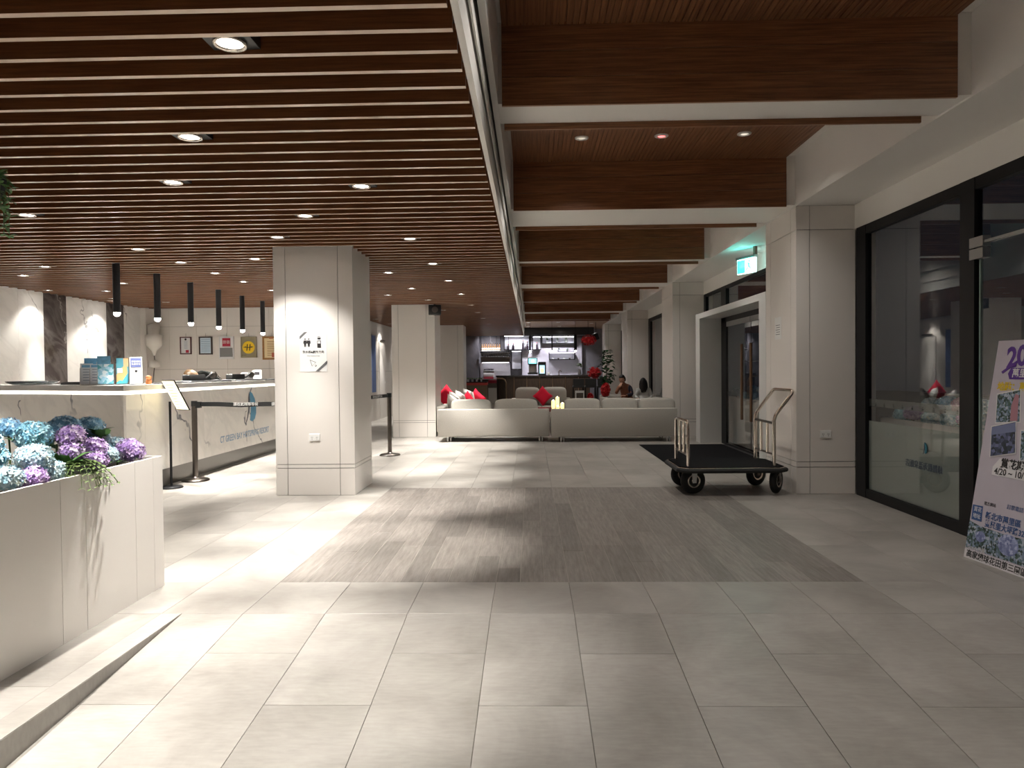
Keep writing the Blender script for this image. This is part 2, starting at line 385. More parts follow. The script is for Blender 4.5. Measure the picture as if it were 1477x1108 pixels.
struct('trim_1', MB().add([(PL-0.0024, YB, -0.004), (PL-0.0004, YB, -0.004), (PL-0.0004, -2.8, -0.0005), (PL-0.0024, -2.8, -0.0005), (PL-0.0024, YB, -0.01), (PL-0.0004, YB, -0.01), (PL-0.0004, -2.8, -0.6), (PL-0.0024, -2.8, -0.6)],
      [(0,1,2,3), (1,5,6,2), (0,3,7,4), (0,4,5,1), (3,2,6,7), (4,7,6,5)]), TILE, 'stone riser of the platform beside the ramp')

# ------------------------------------------------------------------ slatted ceiling over the reception
ZC = 2.593; SXR = -0.286; SY0 = 2.534; SP = 0.183; ST = 0.031; SH = 0.105
ce = struct('ceiling', MB().box(-7.75, SXR+0.03, -2.5, 27.0, ZC+0.30, ZC+0.33), DARKV)
COLS = [(-2.695, 7.446, 0.836, 0.811), (-2.72, 13.948, 0.845, 0.85), (-2.775, 20.45, 0.845, 0.85)]
smesh = {}
def slat(xa, xb, y):
    k = (round(xa, 2), round(xb, 2))
    if k not in smesh: smesh[k] = MB().box(xa, xb, 0, ST, 0, SH, 0, bottom=1).mesh('slat', [SLAT, SLATB])
    place('slat', smesh[k], ce, (0, y, ZC))
k0 = int((SY0 + 2.3)/SP)
for k in range(-k0, 134):
    y = SY0 + k*SP; hit = None
    for cx, cy, cw, cd in COLS:
        if cy-ST-0.005 < y < cy+cd+0.005: hit = (cx, cw)
    right = SXR
    left = -7.72 if y < 14.2 else -4.12
    if hit: slat(left, hit[0]-0.006, y); slat(hit[0]+hit[1]+0.006, right, y)
    else: slat(left, right, y)
# ------------------------------------------------------------------ white fascia, beams and corridor ceiling
ZB = 2.946; ZT = 3.43
fas = struct('trim_2', MB().box(SXR+0.014, SXR+0.042, -2.5, 27.0, ZC-0.0, ZT+0.05).box(SXR+0.06, -0.235, -2.5, 27.0, ZB-0.19, ZB-0.12).box(SXR+0.06, -0.19, -2.5, 27.0, ZB-0.0, ZT+0.05), WHITE, 'white dropped fascia between slatted ceiling and corridor')
cc = struct('ceiling_corridor', MB().box(-0.19, 2.71, -2.5, 24.0, ZT+0.03, ZT+0.06), WHITE)
g = MB(); n = 0
bay = MB()
BE = [(1.2, 1.62), (4.46, 4.86), (7.38, 8.32), (10.83, 11.18), (13.74, 14.6), (17.25, 17.6), (20.3, 21.15), (23.5, 23.9)]
for i, (a, b) in enumerate(BE):
    bo = struct('ceiling_beam', MB().box(-0.19, 2.715, a+0.022, b-0.021, ZB+0.012, ZT+0.03).box(-0.16, 2.61, a+0.0202, a+0.022, ZB+0.02, ZT+0.03, 1), [WHITE, PSEAM], 'white cross beam clad in walnut boards')
    for z0, z1 in ((ZB-0.008, ZB+0.165), (ZB+0.168, ZB+0.325), (ZB+0.328, ZT+0.013)):
        MB().box(-0.165, 2.615, a, a+0.02, z0, z1, 0, bottom=1).build('board', [WOODC, WOODE], bo)
    MB().box(-0.165, 2.6, b-0.02, b, ZB-0.03, ZT, 0, bottom=1).build('board', [WOODC, WOODE], bo)
    if i+1 < len(BE):
        a2 = BE[i+1][0]; k = 0; nb = 7; wdt = 2.78/nb
        for q in range(nb):
            x0 = -0.165 + q*wdt; mb = MB().box(x0+0.001, x0+wdt-0.001, b, a2, ZT+0.012, ZT+0.028)
            gx = 0
            while gx < 10:                       # shallow ribs on each grooved panel
                xr = x0 + 0.004 + gx*(wdt-0.006)/10; mb.box(xr, xr+(wdt-0.006)/10-0.006, b, a2, ZT, ZT+0.012); gx += 1
            mb.build('grooved_panel', WOODG, bo)
# right: vertical face, soffit, wall
ws = struct('ceiling_soffit', MB().box(2.71, 2.74, -2.5, 27, ZB, ZT+0.06).box(2.74, 3.36, -2.5, 27, ZB, ZB+0.03), WHITE)
# small junction covers on the soffit edge
# ------------------------------------------------------------------ columns clad in panels
def clad(name, x0, x1, y0, y1, zt, xs, ys, zs, label, faces='SEW'):
    t = 0.012; c = struct(name, MB().box(x0+t, x1-t, y0+t, y1-t, 0, zt), PSEAM, label); g = 0.0032
    for za, zb in zip(zs, zs[1:]):
        if 'S' in faces or 'N' in faces:
            for a, b in zip(xs, xs[1:]):
                a2 = a + (t if a == x0 else g); b2 = b - (t if b == x1 else g)
                a2 = a + (0 if a == x0 else g); b2 = b - (0 if b == x1 else g)
                if 'S' in faces: MB().box(a2, b2, y0, y0+t, za+g, zb-g).build('panel', PANEL, c)
                if 'N' in faces: MB().box(a2, b2, y1-t, y1, za+g, zb-g).build('panel', PANEL, c)
        for a, b in zip(ys, ys[1:]):
            a2 = max(a + g, y0+t+0.0005); b2 = min(b - g, y1-t-0.0005)
            if 'E' in faces: MB().box(x1-t, x1, a2, b2, za+g, zb-g).build('panel', PANEL, c)
            if 'W' in faces: MB().box(x0, x0+t, a2, b2, za+g, zb-g).build('panel', PANEL, c)
    return c
for i, (cx, cy, cw, cd) in enumerate(COLS):
    clad('column', cx, cx+cw, cy, cy+cd, ZC+0.29, [cx, cx+0.125, cx+0.68, cx+cw], [cy, cy+cd], [0, 0.287, 0.327, ZC+0.285],
         ['square cream clad column nearest the camera, with a notice', 'square cream clad column with black speaker', 'rearmost square cream clad column'][i])
RY = [(7.38, 8.33), (13.74, 14.86), (20.2, 21.35), (26.3, 27.2)]
for i, (a, b) in enumerate(RY):
    x0, x1 = 2.71, 3.305
    clad('column', x0, x1, a, b, ZB, [x0, x0+0.137, x1], [a, a+0.15, b-0.17, b], [0, 0.276, 0.333, 2.70, ZB-0.001],
         ['cream pilaster nearest the camera by the big window', 'cream pilaster beyond the glass entrance', 'cream pilaster behind the seated guests', 'farthest cream pilaster beside the bar'][i], 'SW')
# ------------------------------------------------------------------ right wall with glazing
XW = 3.31
struct('wall_right', MB().box(XW-0.01, XW+0.2, -2.5, 30, 2.70, ZB+0.03).box(XW+0.03, XW+0.2, 7.36, 8.6, 0, 2.7).box(XW+0.03, XW+0.2, 13.86, 15.0, 0, 2.7).box(XW+0.03, XW+0.2, 20.2, 21.6, 0, 2.7).box(XW, XW+0.2, 26.3, 30, 0, 2.7), WHITE)
def window(name, y0, y1, z0, z1, bars, label, fw=0.1, depth=0.06, glass=True):
    x = XW-0.005
    mb = MB().box(x, x+depth, y0, y1, z1-fw*0.9, z1).box(x, x+depth, y0, y1, z0, z0+fw*0.9)
    for b0, b1 in bars: mb.box(x-0.004, x+depth+0.004, b0, b1, z0, z1)
    o = struct(name, mb, BLACKM, label)
    bars = sorted(bars)
    for (a0, a1), (c0, c1) in zip(bars, bars[1:]):
        if c0-a1 > 0.1: MB().box(x+0.025, x+0.037, a1, c0, z0+fw*0.9, z1-fw*0.9).build('pane', GLASS, o)
    return o
w1 = window('window_1', 1.0, 7.345, 0.0, 2.70, [(7.15, 7.345), (5.42, 5.60), (3.2, 3.3), (1.0, 1.1)], 'tall black framed shopfront window at right')
window('window_2', 15.0, 20.15, 0.0, 2.70, [(19.85, 20.15), (17.4, 17.5), (15.0, 15.1)], 'tall black framed window behind the seated guests')
window('window_3', 21.6, 26.3, 0.0, 2.70, [(26.1, 26.3), (21.6, 21.7)], 'farthest black framed window beside the bar')
window('window_4', 8.4, 13.86, 2.30, 2.70, [(13.6, 13.86), (12.2, 12.5), (8.4, 8.5)], 'black framed transom window above the entrance', fw=0.06)
MB().box(XW-0.016, XW+0.05, 5.31, 5.47, 2.09, 2.165).build('glass_clamp', STEEL, w1); MB().box(XW-0.016, XW+0.05, 5.31, 5.47, 2.175, 2.25).build('glass_clamp', STEEL, w1)
MB().box(XW-0.006, XW+0.035, 3.3, 5.31, 2.195, 2.215).build('door_rail', STEEL, w1)
MB().box(XW+0.015, XW+0.04, 5.385, 5.40, 0.09, 2.09).build('glass_edge', mat('glass_edge', (0.25, 0.33, 0.31), 0.2), w1)
# frosted film on the lower glass with mirrored hotel lettering
ffm = MB().box(XW+0.0335, XW+0.0345, 5.60, 7.15, 0.09, 0.77).build('frosted_film', FROST, w1)
band = MB().box(XW+0.0335, XW+0.0345, 5.60, 7.15, 0.91, 0.985).build('frosted_band', mat('film_band', (0.30, 0.31, 0.28), 0.4), w1); bpy.data.materials['film_band'].node_tree.nodes['Principled BSDF'].inputs['Alpha'].default_value = 0.45
TEAL = mat('teal_ink', (0.02, 0.16, 0.22), 0.5); NAVY = mat('navy_ink', (0.03, 0.05, 0.09), 0.5)
fm = frame4((XW+0.018, 5.87, 0.445), (0, 1, 0), (0, 0, 1))      # reads right from outside, mirrored from the lobby
text('film_lettering', '綠舞觀海溫泉飯店', 0.072, NAVY, w1, fm)
def leaf_logo(name, s, m4, m1, m2, parent):
    L1 = [(0.02,1.0),(0.14,0.93),(0.27,0.76),(0.34,0.52),(0.34,0.30),(0.26,0.12),(0.12,0.05),(0.0,0.10),(0.05,0.35),(0.05,0.60),(-0.02,0.85)]
    L2 = [(-0.03,0.98),(-0.08,0.80),(-0.08,0.50),(-0.14,0.22),(-0.26,-0.02),(-0.16,0.10),(-0.05,0.34),(0.01,0.60),(0.0,0.82)]
    f = lambda x, y, z: m4 @ Vector((x*s, y*s, z))
    o = MB().prism(L1, 0, 0.003, 0, f).prism(L2, 0, 0.003, 1, f).build(name, [m1, m2], parent); return o
leaf_logo('film_emblem', 0.10, frame4((XW+0.018, 6.13, 0.555), (0, -1, 0), (0, 0, 1)), TEAL, NAVY, w1)
icon = MB()
for k in range(9):
    y = 5.68+k*0.165; icon.lathe([(0.0, 0.955), (0.009, 0.950), (0.0, 0.94)], (XW+0.028, y, 0), 6).box(XW+0.026, XW+0.030, y-0.012, y+0.012, 0.92, 0.937)
icon.build('band_icons', mat('icon_grey', (0.14, 0.15, 0.15), 0.5), w1)['kind'] = 'stuff'
# entrance portal and glass doors
prt = struct('trim_3', MB().box(2.93, XW, 12.5, 12.79, 0, 2.16).box(2.93, XW, 9.0, 9.27, 0, 2.16).box(2.93, XW, 9.0, 12.79, 2.16, 2.25), mat('portal_white', (0.60, 0.60, 0.58), 0.35), 'white portal around the glass entrance doors')
dr = struct('door_1', MB().box(XW-0.01, XW+0.05, 12.2, 12.49, 0, 2.3).box(XW-0.01, XW+0.05, 9.28, 12.49, 2.08, 2.16).box(XW-0.01, XW+0.05, 9.28, 12.2, 0.0, 0.03), BLACKM, 'black framed glass entrance doors')
for a, b, hy in ((9.30, 10.86, 10.66), (10.89, 12.19, 11.12)):
    d = MB().box(XW+0.008, XW+0.02, a, b, 0.03, 2.08).build('glass_leaf', GLASS, dr)
    MB().box(XW-0.004, XW+0.03, a, b, 2.0, 2.08).build('patch_rail', STEEL, d)
    MB().cyl((XW-0.06, hy, 0.5), (XW-0.06, hy, 1.67), 0.022, n=10).build('handle', mat('handle_wood', (0.13, 0.065, 0.03), 0.4), d)
    MB().cyl((XW-0.06, hy, 0.8), (XW+0.01, hy, 0.8), 0.009).cyl((XW-0.06, hy, 1.4), (XW+0.01, hy, 1.4), 0.009).build('bracket', STEEL, d)
# ------------------------------------------------------------------ left and rear walls
wl = struct('wall_left', MB().box(-7.85, -7.735, -2.5, 14.4, 0, 2.9), PSEAM)
for i in range(-6, 18):
    y1 = 13.95 - 0.56*i + 0.0; y0 = y1-0.56
    if i < 0 or y0 < -2.4: continue
    m = MARBD if i in (1, 4, 7, 10, 13) else MARB
    MB().box(-7.735, -7.72, y0+0.0015, y1-0.0015, 0, ZC+0.01).build('marble_slab', m, wl)
MB().box(-7.735, -7.60, 13.95, 14.23, 0, 2.88).build('corner_panel', PANEL, wl)
wb = struct('wall_back', MB().box(-7.75, -4.147, 14.242, 14.35, 0, 2.9), PSEAM)
xs = [-7.75, -7.28, -6.72, -6.1, -5.25, -4.135]
for za, zb in ((0, 1.378), (1.378, 2.235), (2.235, 2.88)):
    for a, b in zip(xs, xs[1:]):
        off = 0.0
        MB().box(a+0.002, b-0.002, 14.23, 14.242, za+0.002, zb-0.002).build('panel', PANEL, wb)
ws2 = struct('wall_side', MB().box(-4.3, -4.147, 14.35, 28, 0, 2.9), PSEAM)
y = 14.35
for k, wd in enumerate([0.9, 0.9, 0.9, 0.9, 1.18, 0.95, 0.78, 0.7, 0.9, 0.9, 0.9, 0.9, 0.9]):
    MB().box(-4.147, -4.135, y+0.003, y+wd-0.003, 0, 1.30).build('panel', PANEL, ws2)
    MB().box(-4.147, -4.135, y+0.003, y+wd-0.003, 1.304, 2.12).build('panel', PANEL, ws2)
    MB().box(-4.147, -4.135, y+0.003, y+wd-0.003, 2.124, 2.88).build('panel', PANEL, ws2); y += wd
struct('wall_front', MB().box(-7.85, 3.6, -2.75, -2.6, -1.0, 3.6), WHITE)
struct('wall_rear', MB().box(-4.3, 3.5, 29.75, 29.9, 0, 3.2), MARBG)
struct('ceiling_bar', MB().box(-4.3, 3.3, 24.0, 29.8, ZB+0.03, ZB+0.06), mat('tan_board', (0.42, 0.27, 0.17), 0.6))
struct('trim_4', MB().box(-0.30, 2.5, 28.4, 29.12, 2.67, ZB+0.02), mat('dark_header', (0.03, 0.028, 0.03), 0.5), 'dark bulkhead above the bar shelves')
# outside
struct('ground', MB().box(3.36, 20, -4, 40, -0.2, -0.02), mat('paving_dark', (0.05, 0.05, 0.048), 0.8))

# ------------------------------------------------------------------ downlights in the slatted ceiling
dl = thing('downlight', '', 'ceiling light')
MB().box(-0.095, 0.095, -0.074, 0.074, 0.016, 0.11).build('housing', BLACKP, dl)
MB().lathe([(0.050, 0.012), (0.050, 0.004), (0.063, 0.0), (0.066, 0.010), (0.066, 0.032)], n=24).build('ring', CHROME, dl)
MB().lathe([(0.0, 0.006), (0.049, 0.010), (0.049, 0.03)], n=20).build('lens', LIT, dl)
rows = [('nearest the white fascia', -1.18, [-1.5, 0.7, 2.77, 5.0, 7.0, 8.70, 10.37, 12.15, 14.08, 16.0, 17.92, 20.0], 0),
        ('second from the white fascia', -1.87, [-0.4, 1.75, 3.85, 5.89, 9.4, 11.2, 13.12, 15.2], 0),
        ('third from the white fascia', -2.43, [0.7, 2.77, 4.92, 6.94, 12.15], 1),
        ('left of the square columns', -3.15, [1.75, 8.18, 10.6], 0),
        ('above the counter front', -4.10, [1.75, 3.85, 5.84, 7.45, 8.38, 9.30, 10.19, 11.26, 12.4], 1),
        ('behind the reception counter', -5.85, [3.3, 4.9, 6.6, 8.56, 10.17], 0),  # second and third are out of frame, added to brighten the counter front
        ('closest to the marble wall', -6.65, [5.6, 7.4, 9.25, 11.07, 12.92], 1)]
first = True
ngap = lambda y: SY0 + ST/2 + SP*(math.floor((y-SY0-ST/2)/SP) + 0.5)
for desc, x, ys, nar in rows:
    for k, y in enumerate(ys):
        lab = 'square black downlight, %s from the camera in the row %s' % (ordn(k), desc)
        loc = (x, ngap(y), ZC+0.002)
        if first: o = dl; o.location = loc; o['label'] = lab; first = False
        else: o = copy_tree(dl, loc, label=lab)
        o['group'] = 'downlights between the ceiling slats'
        nearcol = (x, y) in ((-2.43, 6.94), (-2.43, 12.15))
        spot('downlight_beam', (0, 0, -0.01), SPOT_W*(0.45 if nearcol else 1.0 if y < 14 else 0.5), 100 if nearcol else 49, 0.6 if nearcol else 0.85, (1, 0.965, 0.91), 0.03, o, (math.radians(9 if y == 2.77 else 4 if x > -4 else 0), math.radians(-10 if (x, y) == (-1.18, 2.77) else -3 if x == -1.18 else 0), 0))
for k, (x, y) in enumerate([(-7.45, 12.57), (-7.45, 10.9), (-7.2, 12.2), (-3.85, 19.5), (-3.85, 21.6), (-3.85, 17.6)]):
    o = copy_tree(dl, (x, ngap(y), ZC+0.002), label=['square black downlight washing the second dark marble strip', 'square black downlight washing the white marble at far left', 'square black downlight before the second dark marble strip',
        'downlight washing the side wall by the blue banner', 'downlight washing the side wall beyond the blue banner', 'downlight washing the side wall behind the near column'][k], group='wall washing downlights')
    spot('downlight_beam', (0, 0, -0.01), 24, 104, 0.5, (1, 0.95, 0.87), 0.03, o)
for k, x in enumerate([-1.7, -0.6, 0.1, 0.75, 1.5]):  # unseen spotlights added to brighten the splashback
    t = thing('bar_fill_spot', 'added fill spotlight under the dark bulkhead, %s from the left' % ordn(k), 'ceiling light', (x, 28.75, 2.67 if x > -0.29 else ZB+0.03), group='fill spotlights added under the bulkhead')
    MB().lathe([(0.025, -0.03), (0.035, -0.03), (0.035, 0.0)], n=12).build('casing', BLACKM, t); MB().lathe([(0.0, -0.025), (0.025, -0.025)], n=10).build('lens', LIT, t)
    spot('beam', (0, 0, -0.04), 38, 110, 0.7, (0.95, 0.93, 1.0), 0.04, t, (math.radians(28), 0, 0))
# round corridor fittings
for k, (x, y, m) in enumerate([(0.485, 6.63, PANEL), (1.212, 6.61, None), (1.956, 6.59, PANEL)]):
    t = thing('ceiling_fitting', ['round white ceiling fitting nearest the slatted ceiling, beside the red one', 'round ceiling fitting glowing red in the walnut ceiling', 'round white ceiling fitting nearest the windows'][k], 'ceiling light', (x, y, ZT), group='round fittings in the walnut ceiling')
    if k != 1: spot('fitting_beam', (0, 0, -0.03), CORR_W, 130, 0.9, (1, 0.95, 0.89), 0.05, t)
    MB().lathe([(0.035, -0.004), (0.042, -0.014), (0.062, -0.008), (0.064, 0.0)], n=20).build('ring', WHITE, t)
    MB().lathe([(0.0, -0.004), (0.036, -0.004)], n=16).build('lens', mat('lens_%d' % k, (0.5, 0.5, 0.5), 0.3, emit=(1, 0.12, 0.12) if k == 1 else (1, 0.9, 0.75), es=1.2 if k == 1 else 0.25), t)
for bi, yb in enumerate((0.2, 3.1, 9.55, 12.4, 15.9, 18.9, 22.3)):  # unseen fittings added in the other bays to fill the corridor with light
    for xi, x in enumerate((0.485, 1.956)):
        t = thing('ceiling_fitting', 'added unseen fill fitting on the %s side of corridor bay %s, behind the beams' % (['slatted ceiling', 'window'][xi], ordn(bi)), 'ceiling light', (x, yb, ZT), group='added fill fittings hidden behind the beams')
        MB().lathe([(0.035, -0.004), (0.042, -0.014), (0.062, -0.008), (0.064, 0.0)], n=16).build('ring', WHITE, t); MB().lathe([(0.0, -0.004), (0.036, -0.004)], n=12).build('lens', LITW, t)
        spot('fitting_beam', (0, 0, -0.03), CORR_W, 130, 0.9, (1, 0.95, 0.89), 0.05, t)
for k, (x, y) in enumerate([(-0.07, 25.3), (0.97, 25.3), (2.2, 26.0), (-0.1, 27.6), (1.1, 27.6)]):
    t = thing('bar_downlight', ['small bright downlight above the bar, left of the pair', 'small bright downlight above the bar, right of the pair', 'small downlight by the farthest pilaster', 'rear left downlight over the bar shelves', 'rear right downlight over the bar shelves'][k], 'ceiling light', (x, y, ZB+0.03), group='downlights above the bar')
    MB().lathe([(0.05, -0.002), (0.06, -0.014), (0.075, 0.0)], n=16).build('ring', WHITE, t); MB().lathe([(0.0, -0.006), (0.05, -0.006)], n=14).build('lens', LIT, t)
    spot('beam', (0, 0, -0.04), 30, 80, 0.6, (1, 0.9, 0.8), 0.04, t)

# ------------------------------------------------------------------ pendant lamps over the counter
pn = thing('pendant_lamp', '', 'lamp')
MB().cyl((0, 0, 0), (0, 0, 0.60), 0.040, n=20).build('tube', mat('pendant_black', (0.012, 0.012, 0.014), 0.5), pn)
MB().lathe([(0.0, -0.045), (0.024, -0.038), (0.036, -0.02), (0.037, 0.0)], n=16).build('bulb', LIT, pn)
for k in range(6):
    loc = (-4.86, 8.29+0.915*k, 2.02); lab = 'black cylinder pendant lamp over the counter, %s of six from the left' % ordn(k)
    if k == 0: o = pn; o.location = loc; o['label'] = lab
    else: o = copy_tree(pn, loc, label=lab)
    o['group'] = 'black cylinder pendants over the reception counter'
    spot('pendant_beam', (0, 0, -0.06), 38, 120, 0.8, (1, 0.96, 0.9), 0.03, o)

# ------------------------------------------------------------------ reception counter
ct = thing('reception_counter', 'long white marble reception counter with lit edge and blue leaf emblem', 'counter')
PTS = [(-7.3, 8.56), (-4.15, 7.16), (-4.15, 13.2)]         # front line of the fronts
def strip(pts, off0, off1, z0, z1, name, m, mi=0):
    """extruded band following the front line, offset backwards"""
    def offs(d):
        a, b, c = [Vector(p) for p in pts]; n1 = Vector((-(b-a).y, (b-a).x)).normalized(); n2 = Vector((-1, 0))
        # intersection of offset lines
        p1 = a + n1*d; p2 = c + n2*d
        dirn = (b-a).normalized(); q = a + n1*d; xx = b.x - d; t = (xx-q.x)/dirn.x; mid = q + dirn*t
        return [p1, mid, p2]
    A = offs(off0); B = offs(off1); poly = [tuple(p) for p in A] + [tuple(p) for p in reversed(B)]
    return MB().prism(poly, z0, z1).build(name, m, ct)
# kick, back body, marble fronts, light cove, top
strip(PTS, 0.10, 0.16, 0.0, 0.22, 'kick_plate', mat('kick_steel', (0.20, 0.19, 0.18), 0.3, 1.0))
a, b, c = [Vector(p) for p in PTS]; d1 = (b-a).normalized(); n1 = Vector((-d1.y, d1.x))
L1 = (b-a).length
for k in range(4):
    s0 = L1*k/4 + 0.001; s1 = L1*(k+1)/4 - 0.001
    P = [a+d1*s0, a+d1*s1, a+d1*s1+n1*0.03, a+d1*s0+n1*0.03]
    if k == 3: P[2] = P[2] - d1*0.0
    MB().prism([tuple(p) for p in P], 0.22, 1.085).build('marble_slab', MARBC, ct)
sy = [7.16, 7.56, 8.95, 10.3, 11.7, 13.2]
for y0, y1 in zip(sy, sy[1:]):
    MB().box(-4.18, -4.15, y0+0.001, y1-0.001, 0.22, 1.085).build('marble_slab', MARBC, ct)
strip(PTS, 0.07, 0.11, 1.06, 1.13, 'cove', PANEL)
strip(PTS, 0.034, 0.05, 1.087, 1.095, 'light_strip', LEDM)
strip(PTS, -0.03, 0.62, 1.125, 1.18, 'worktop', mat('worktop_grey', (0.60, 0.585, 0.56), 0.22, 0.0))
strip(PTS, 0.5, 0.56, 0.0, 1.12, 'back_panel', PANEL)
CB = mat('counter_blue', (0.07, 0.26, 0.42), 0.4); CBL = mat('counter_letters', (0.20, 0.32, 0.46), 0.4); CDK = mat('counter_dark', (0.05, 0.05, 0.07), 0.4)
leaf_logo('emblem', 0.475, frame4((-4.149, 10.42, 0.55), (0, 1, 0), (0, 0, 1)) @ Matrix.Diagonal((1.45, 1, 1, 1)), CB, CDK, ct)
text('lettering', 'CT GREEN BAY HOTSPRING RESORT', 0.125, CBL, ct, frame4((-4.149, 9.40, 0.40), (0, 1, 0), (0, 0, 1)), sx=0.86, bold=0.0015)
# items on the counter
ZK = 1.18
def at(o, loc, rz=0): o.location = loc; o.rotation_euler = (0, 0, rz); return o
t = thing('sanitiser_dish', 'clear glass bowl tray at the far left of the counter', 'tray', (-5.75, 8.10, ZK), -0.42)
MB().lathe([(0.20, 0.004), (0.26, 0.03), (0.27, 0.045), (0.25, 0.035), (0.0, 0.012)], n=20).build('bowl', glassmat('bowl_glass', (0.8, 0.85, 0.86), 0.1), t)
MB().lathe([(0.0, 0.014), (0.16, 0.014), (0.15, 0.028), (0.0, 0.034)], n=16).build('liner', mat('liner', (0.45, 0.5, 0.52), 0.4), t)
t = thing('desk_tray', 'flat black desk tray on the counter left of the leaflets', 'tray', (-5.08, 7.98, ZK), -0.42)
MB().rbox(-0.23, 0.23, -0.12, 0.12, 0, 0.03, 0.008, 2).build('tray', BLACKP, t); MB().box(-0.21, 0.21, -0.1, 0.1, 0.0295, 0.032).build('pad', RUBBER, t)
LB = mat('line_blue', (0.2, 0.3, 0.42), 0.6); C1 = mat('leaflet_blue', (0.18, 0.45, 0.75), 0.4, var=0.5, scale=20); C2 = mat('leaflet_pale', (0.78, 0.84, 0.95), 0.4, var=0.15, scale=14)
C3 = voro('leaflet_collage', [(0.2, (0.10, 0.40, 0.50)), (0.5, (0.35, 0.62, 0.78)), (0.9, (0.75, 0.85, 0.9))], 30)
C4 = voro('leaflet_orange', [(0.3, (0.60, 0.30, 0.12)), (0.5, (0.05, 0.25, 0.32)), (0.9, (0.04, 0.32, 0.36))], 9)
def leaflet(x, y, wdt, h, m, lab, z=ZK, lean=0.2, rz=0.52, holder=True, extra=None):
    t = thing('leaflet_stack', lab, 'leaflet', (x, y, z), rz, 'leaflets and stands at the counter corner')
    rm = Matrix.Rotation(-lean, 4, 'X')
    MB().box(-wdt/2, wdt/2, -0.004, 0.006, 0.012, h, mat4=rm).build('leaflet', m, t)
    if holder:
        MB().box(-wdt/2-0.006, wdt/2+0.006, -0.035, 0.09, 0, 0.006).box(-wdt/2-0.006, wdt/2+0.006, 0.008, 0.012, 0.006, h*0.8, mat4=rm).build('holder', STEEL, t)
    if extra: extra(t, rm)
    return t
def exl(t, rm):
    mb = MB()
    for k in range(5): mb.box(-0.035, 0.035-0.012*(k % 2), -0.0055, -0.0045, 0.05+0.03*k, 0.056+0.03*k, mat4=rm)
    mb.build('printed_lines', LB, t); MB().box(-0.045, 0.045, -0.0055, -0.0045, 0.195, 0.222, mat4=rm).build('heading', C1, t)
leaflet(-4.84, 7.66, 0.12, 0.24, C2, 'tall pale leaflets in the leftmost slot of the counter rack', lean=0.2, extra=exl)
leaflet(-4.86, 7.80, 0.16, 0.30, C1, 'blue leaflet with rounded top behind the pale leaflets', lean=0.15)
leaflet(-4.70, 7.60, 0.11, 0.23, C2, 'pale grey leaflets beside the blue collage leaflet', lean=0.2, extra=exl)
leaflet(-4.57, 7.56, 0.15, 0.23, C3, 'blue photo collage leaflets in the counter rack', lean=0.2)
leaflet(-4.72, 7.78, 0.13, 0.32, C1, 'light blue leaflet sticking up in the rear of the rack', lean=0.12)
def ex4(t, rm):
    MB().box(-0.05, 0.0, -0.006, -0.003, 0.13, 0.18, mat4=rm).build('price_tag', PAPER, t)
leaflet(-4.42, 7.62, 0.115, 0.29, C4, 'orange and teal card standing on the counter', lean=0.08, extra=ex4)
NB = mat('card_navy', (0.09, 0.11, 0.26), 0.5)
def ex5(t, rm):
    MB().box(-0.052, 0.052, -0.007, -0.0045, 0.19, 0.29, mat4=rm).build('header', NB, t)
    for z, q in ((0.25, 0.038), (0.222, 0.038)): text('card_lettering', '旅客須知' if z > 0.23 else '免費停車', 0.022, PAPER, t, rm @ frame4((0, -0.008, z), (1, 0, 0), (0, 0, 1)), align='CENTER')
    MB().lathe([(0.0, -0.001), (0.014, 0.0), (0.0, 0.001)], (0, 0, 0), 12).build('icon', INK, t).matrix_local = rm @ frame4((0, -0.008, 0.15), (1, 0, 0), (0, 0, 1))
leaflet(-4.27, 7.62, 0.12, 0.30, PAPER, 'white card with a navy header standing on the counter', lean=0.08, extra=ex5)
t = thing('orange_figurine', 'small orange figurine on the counter behind the lit menu', 'ornament', (-4.35, 8.02, ZK))
MB().lathe([(0.03, 0), (0.032, 0.03), (0.022, 0.055), (0.0, 0.06)], n=10).build('body', mat('orange', (0.7, 0.25, 0.08), 0.5), t); MB().ell((0, 0, 0.075), 0.035, 0.03, 0.025, 10, 6).build('head', bpy.data.materials['orange'], t)
def black_terminal(y, lab, lap=False):
    t = thing('card_terminal', lab, 'terminal', (-4.42, y, ZK), -0.2, 'equipment along the reception counter')
    MB().rbox(-0.20, 0.20, -0.42, 0.42, 0, 0.02, 0.006, 1).build('tray', BLACKP, t)
    MB().rbox(-0.10, 0.02, -0.22, 0.10, 0.02, 0.10, 0.012, 2).build('printer', BLACKP, t)
    MB().tube([(0.0, 0.05, 0.06), (0.0, 0.14, 0.05), (0.0, 0.2, 0.08), (0.0, 0.26, 0.11)], 0.014, 8).build('arm', BLACKP, t)
    MB().lathe([(0.012, -0.012), (0.045, -0.012), (0.05, 0.0), (0.045, 0.012), (0.012, 0.012)], n=14).build('scanner', GUNM, t, (0, 0.29, 0.09), (PI/2, 0, 0.4))
black_terminal(9.42, 'black printer and scanner on the counter nearest the bent receptionist')
black_terminal(10.75, 'black printer and scanner on the counter in front of the yellow plaque')
t = thing('clipboard', 'thin black clipboard on the counter right of the menu stand', 'clipboard', (-4.30, 8.30, ZK), 0.1); MB().rbox(-0.13, 0.13, -0.16, 0.16, 0, 0.012, 0.004, 1).build('board', BLACKP, t); MB().box(-0.04, 0.04, 0.12, 0.15, 0.012, 0.022).build('clip', STEEL, t)
t = thing('tablet_stand', 'slim tablet tilted back on the counter under the red sign', 'tablet', (-4.42, 10.12, ZK), -1.2)
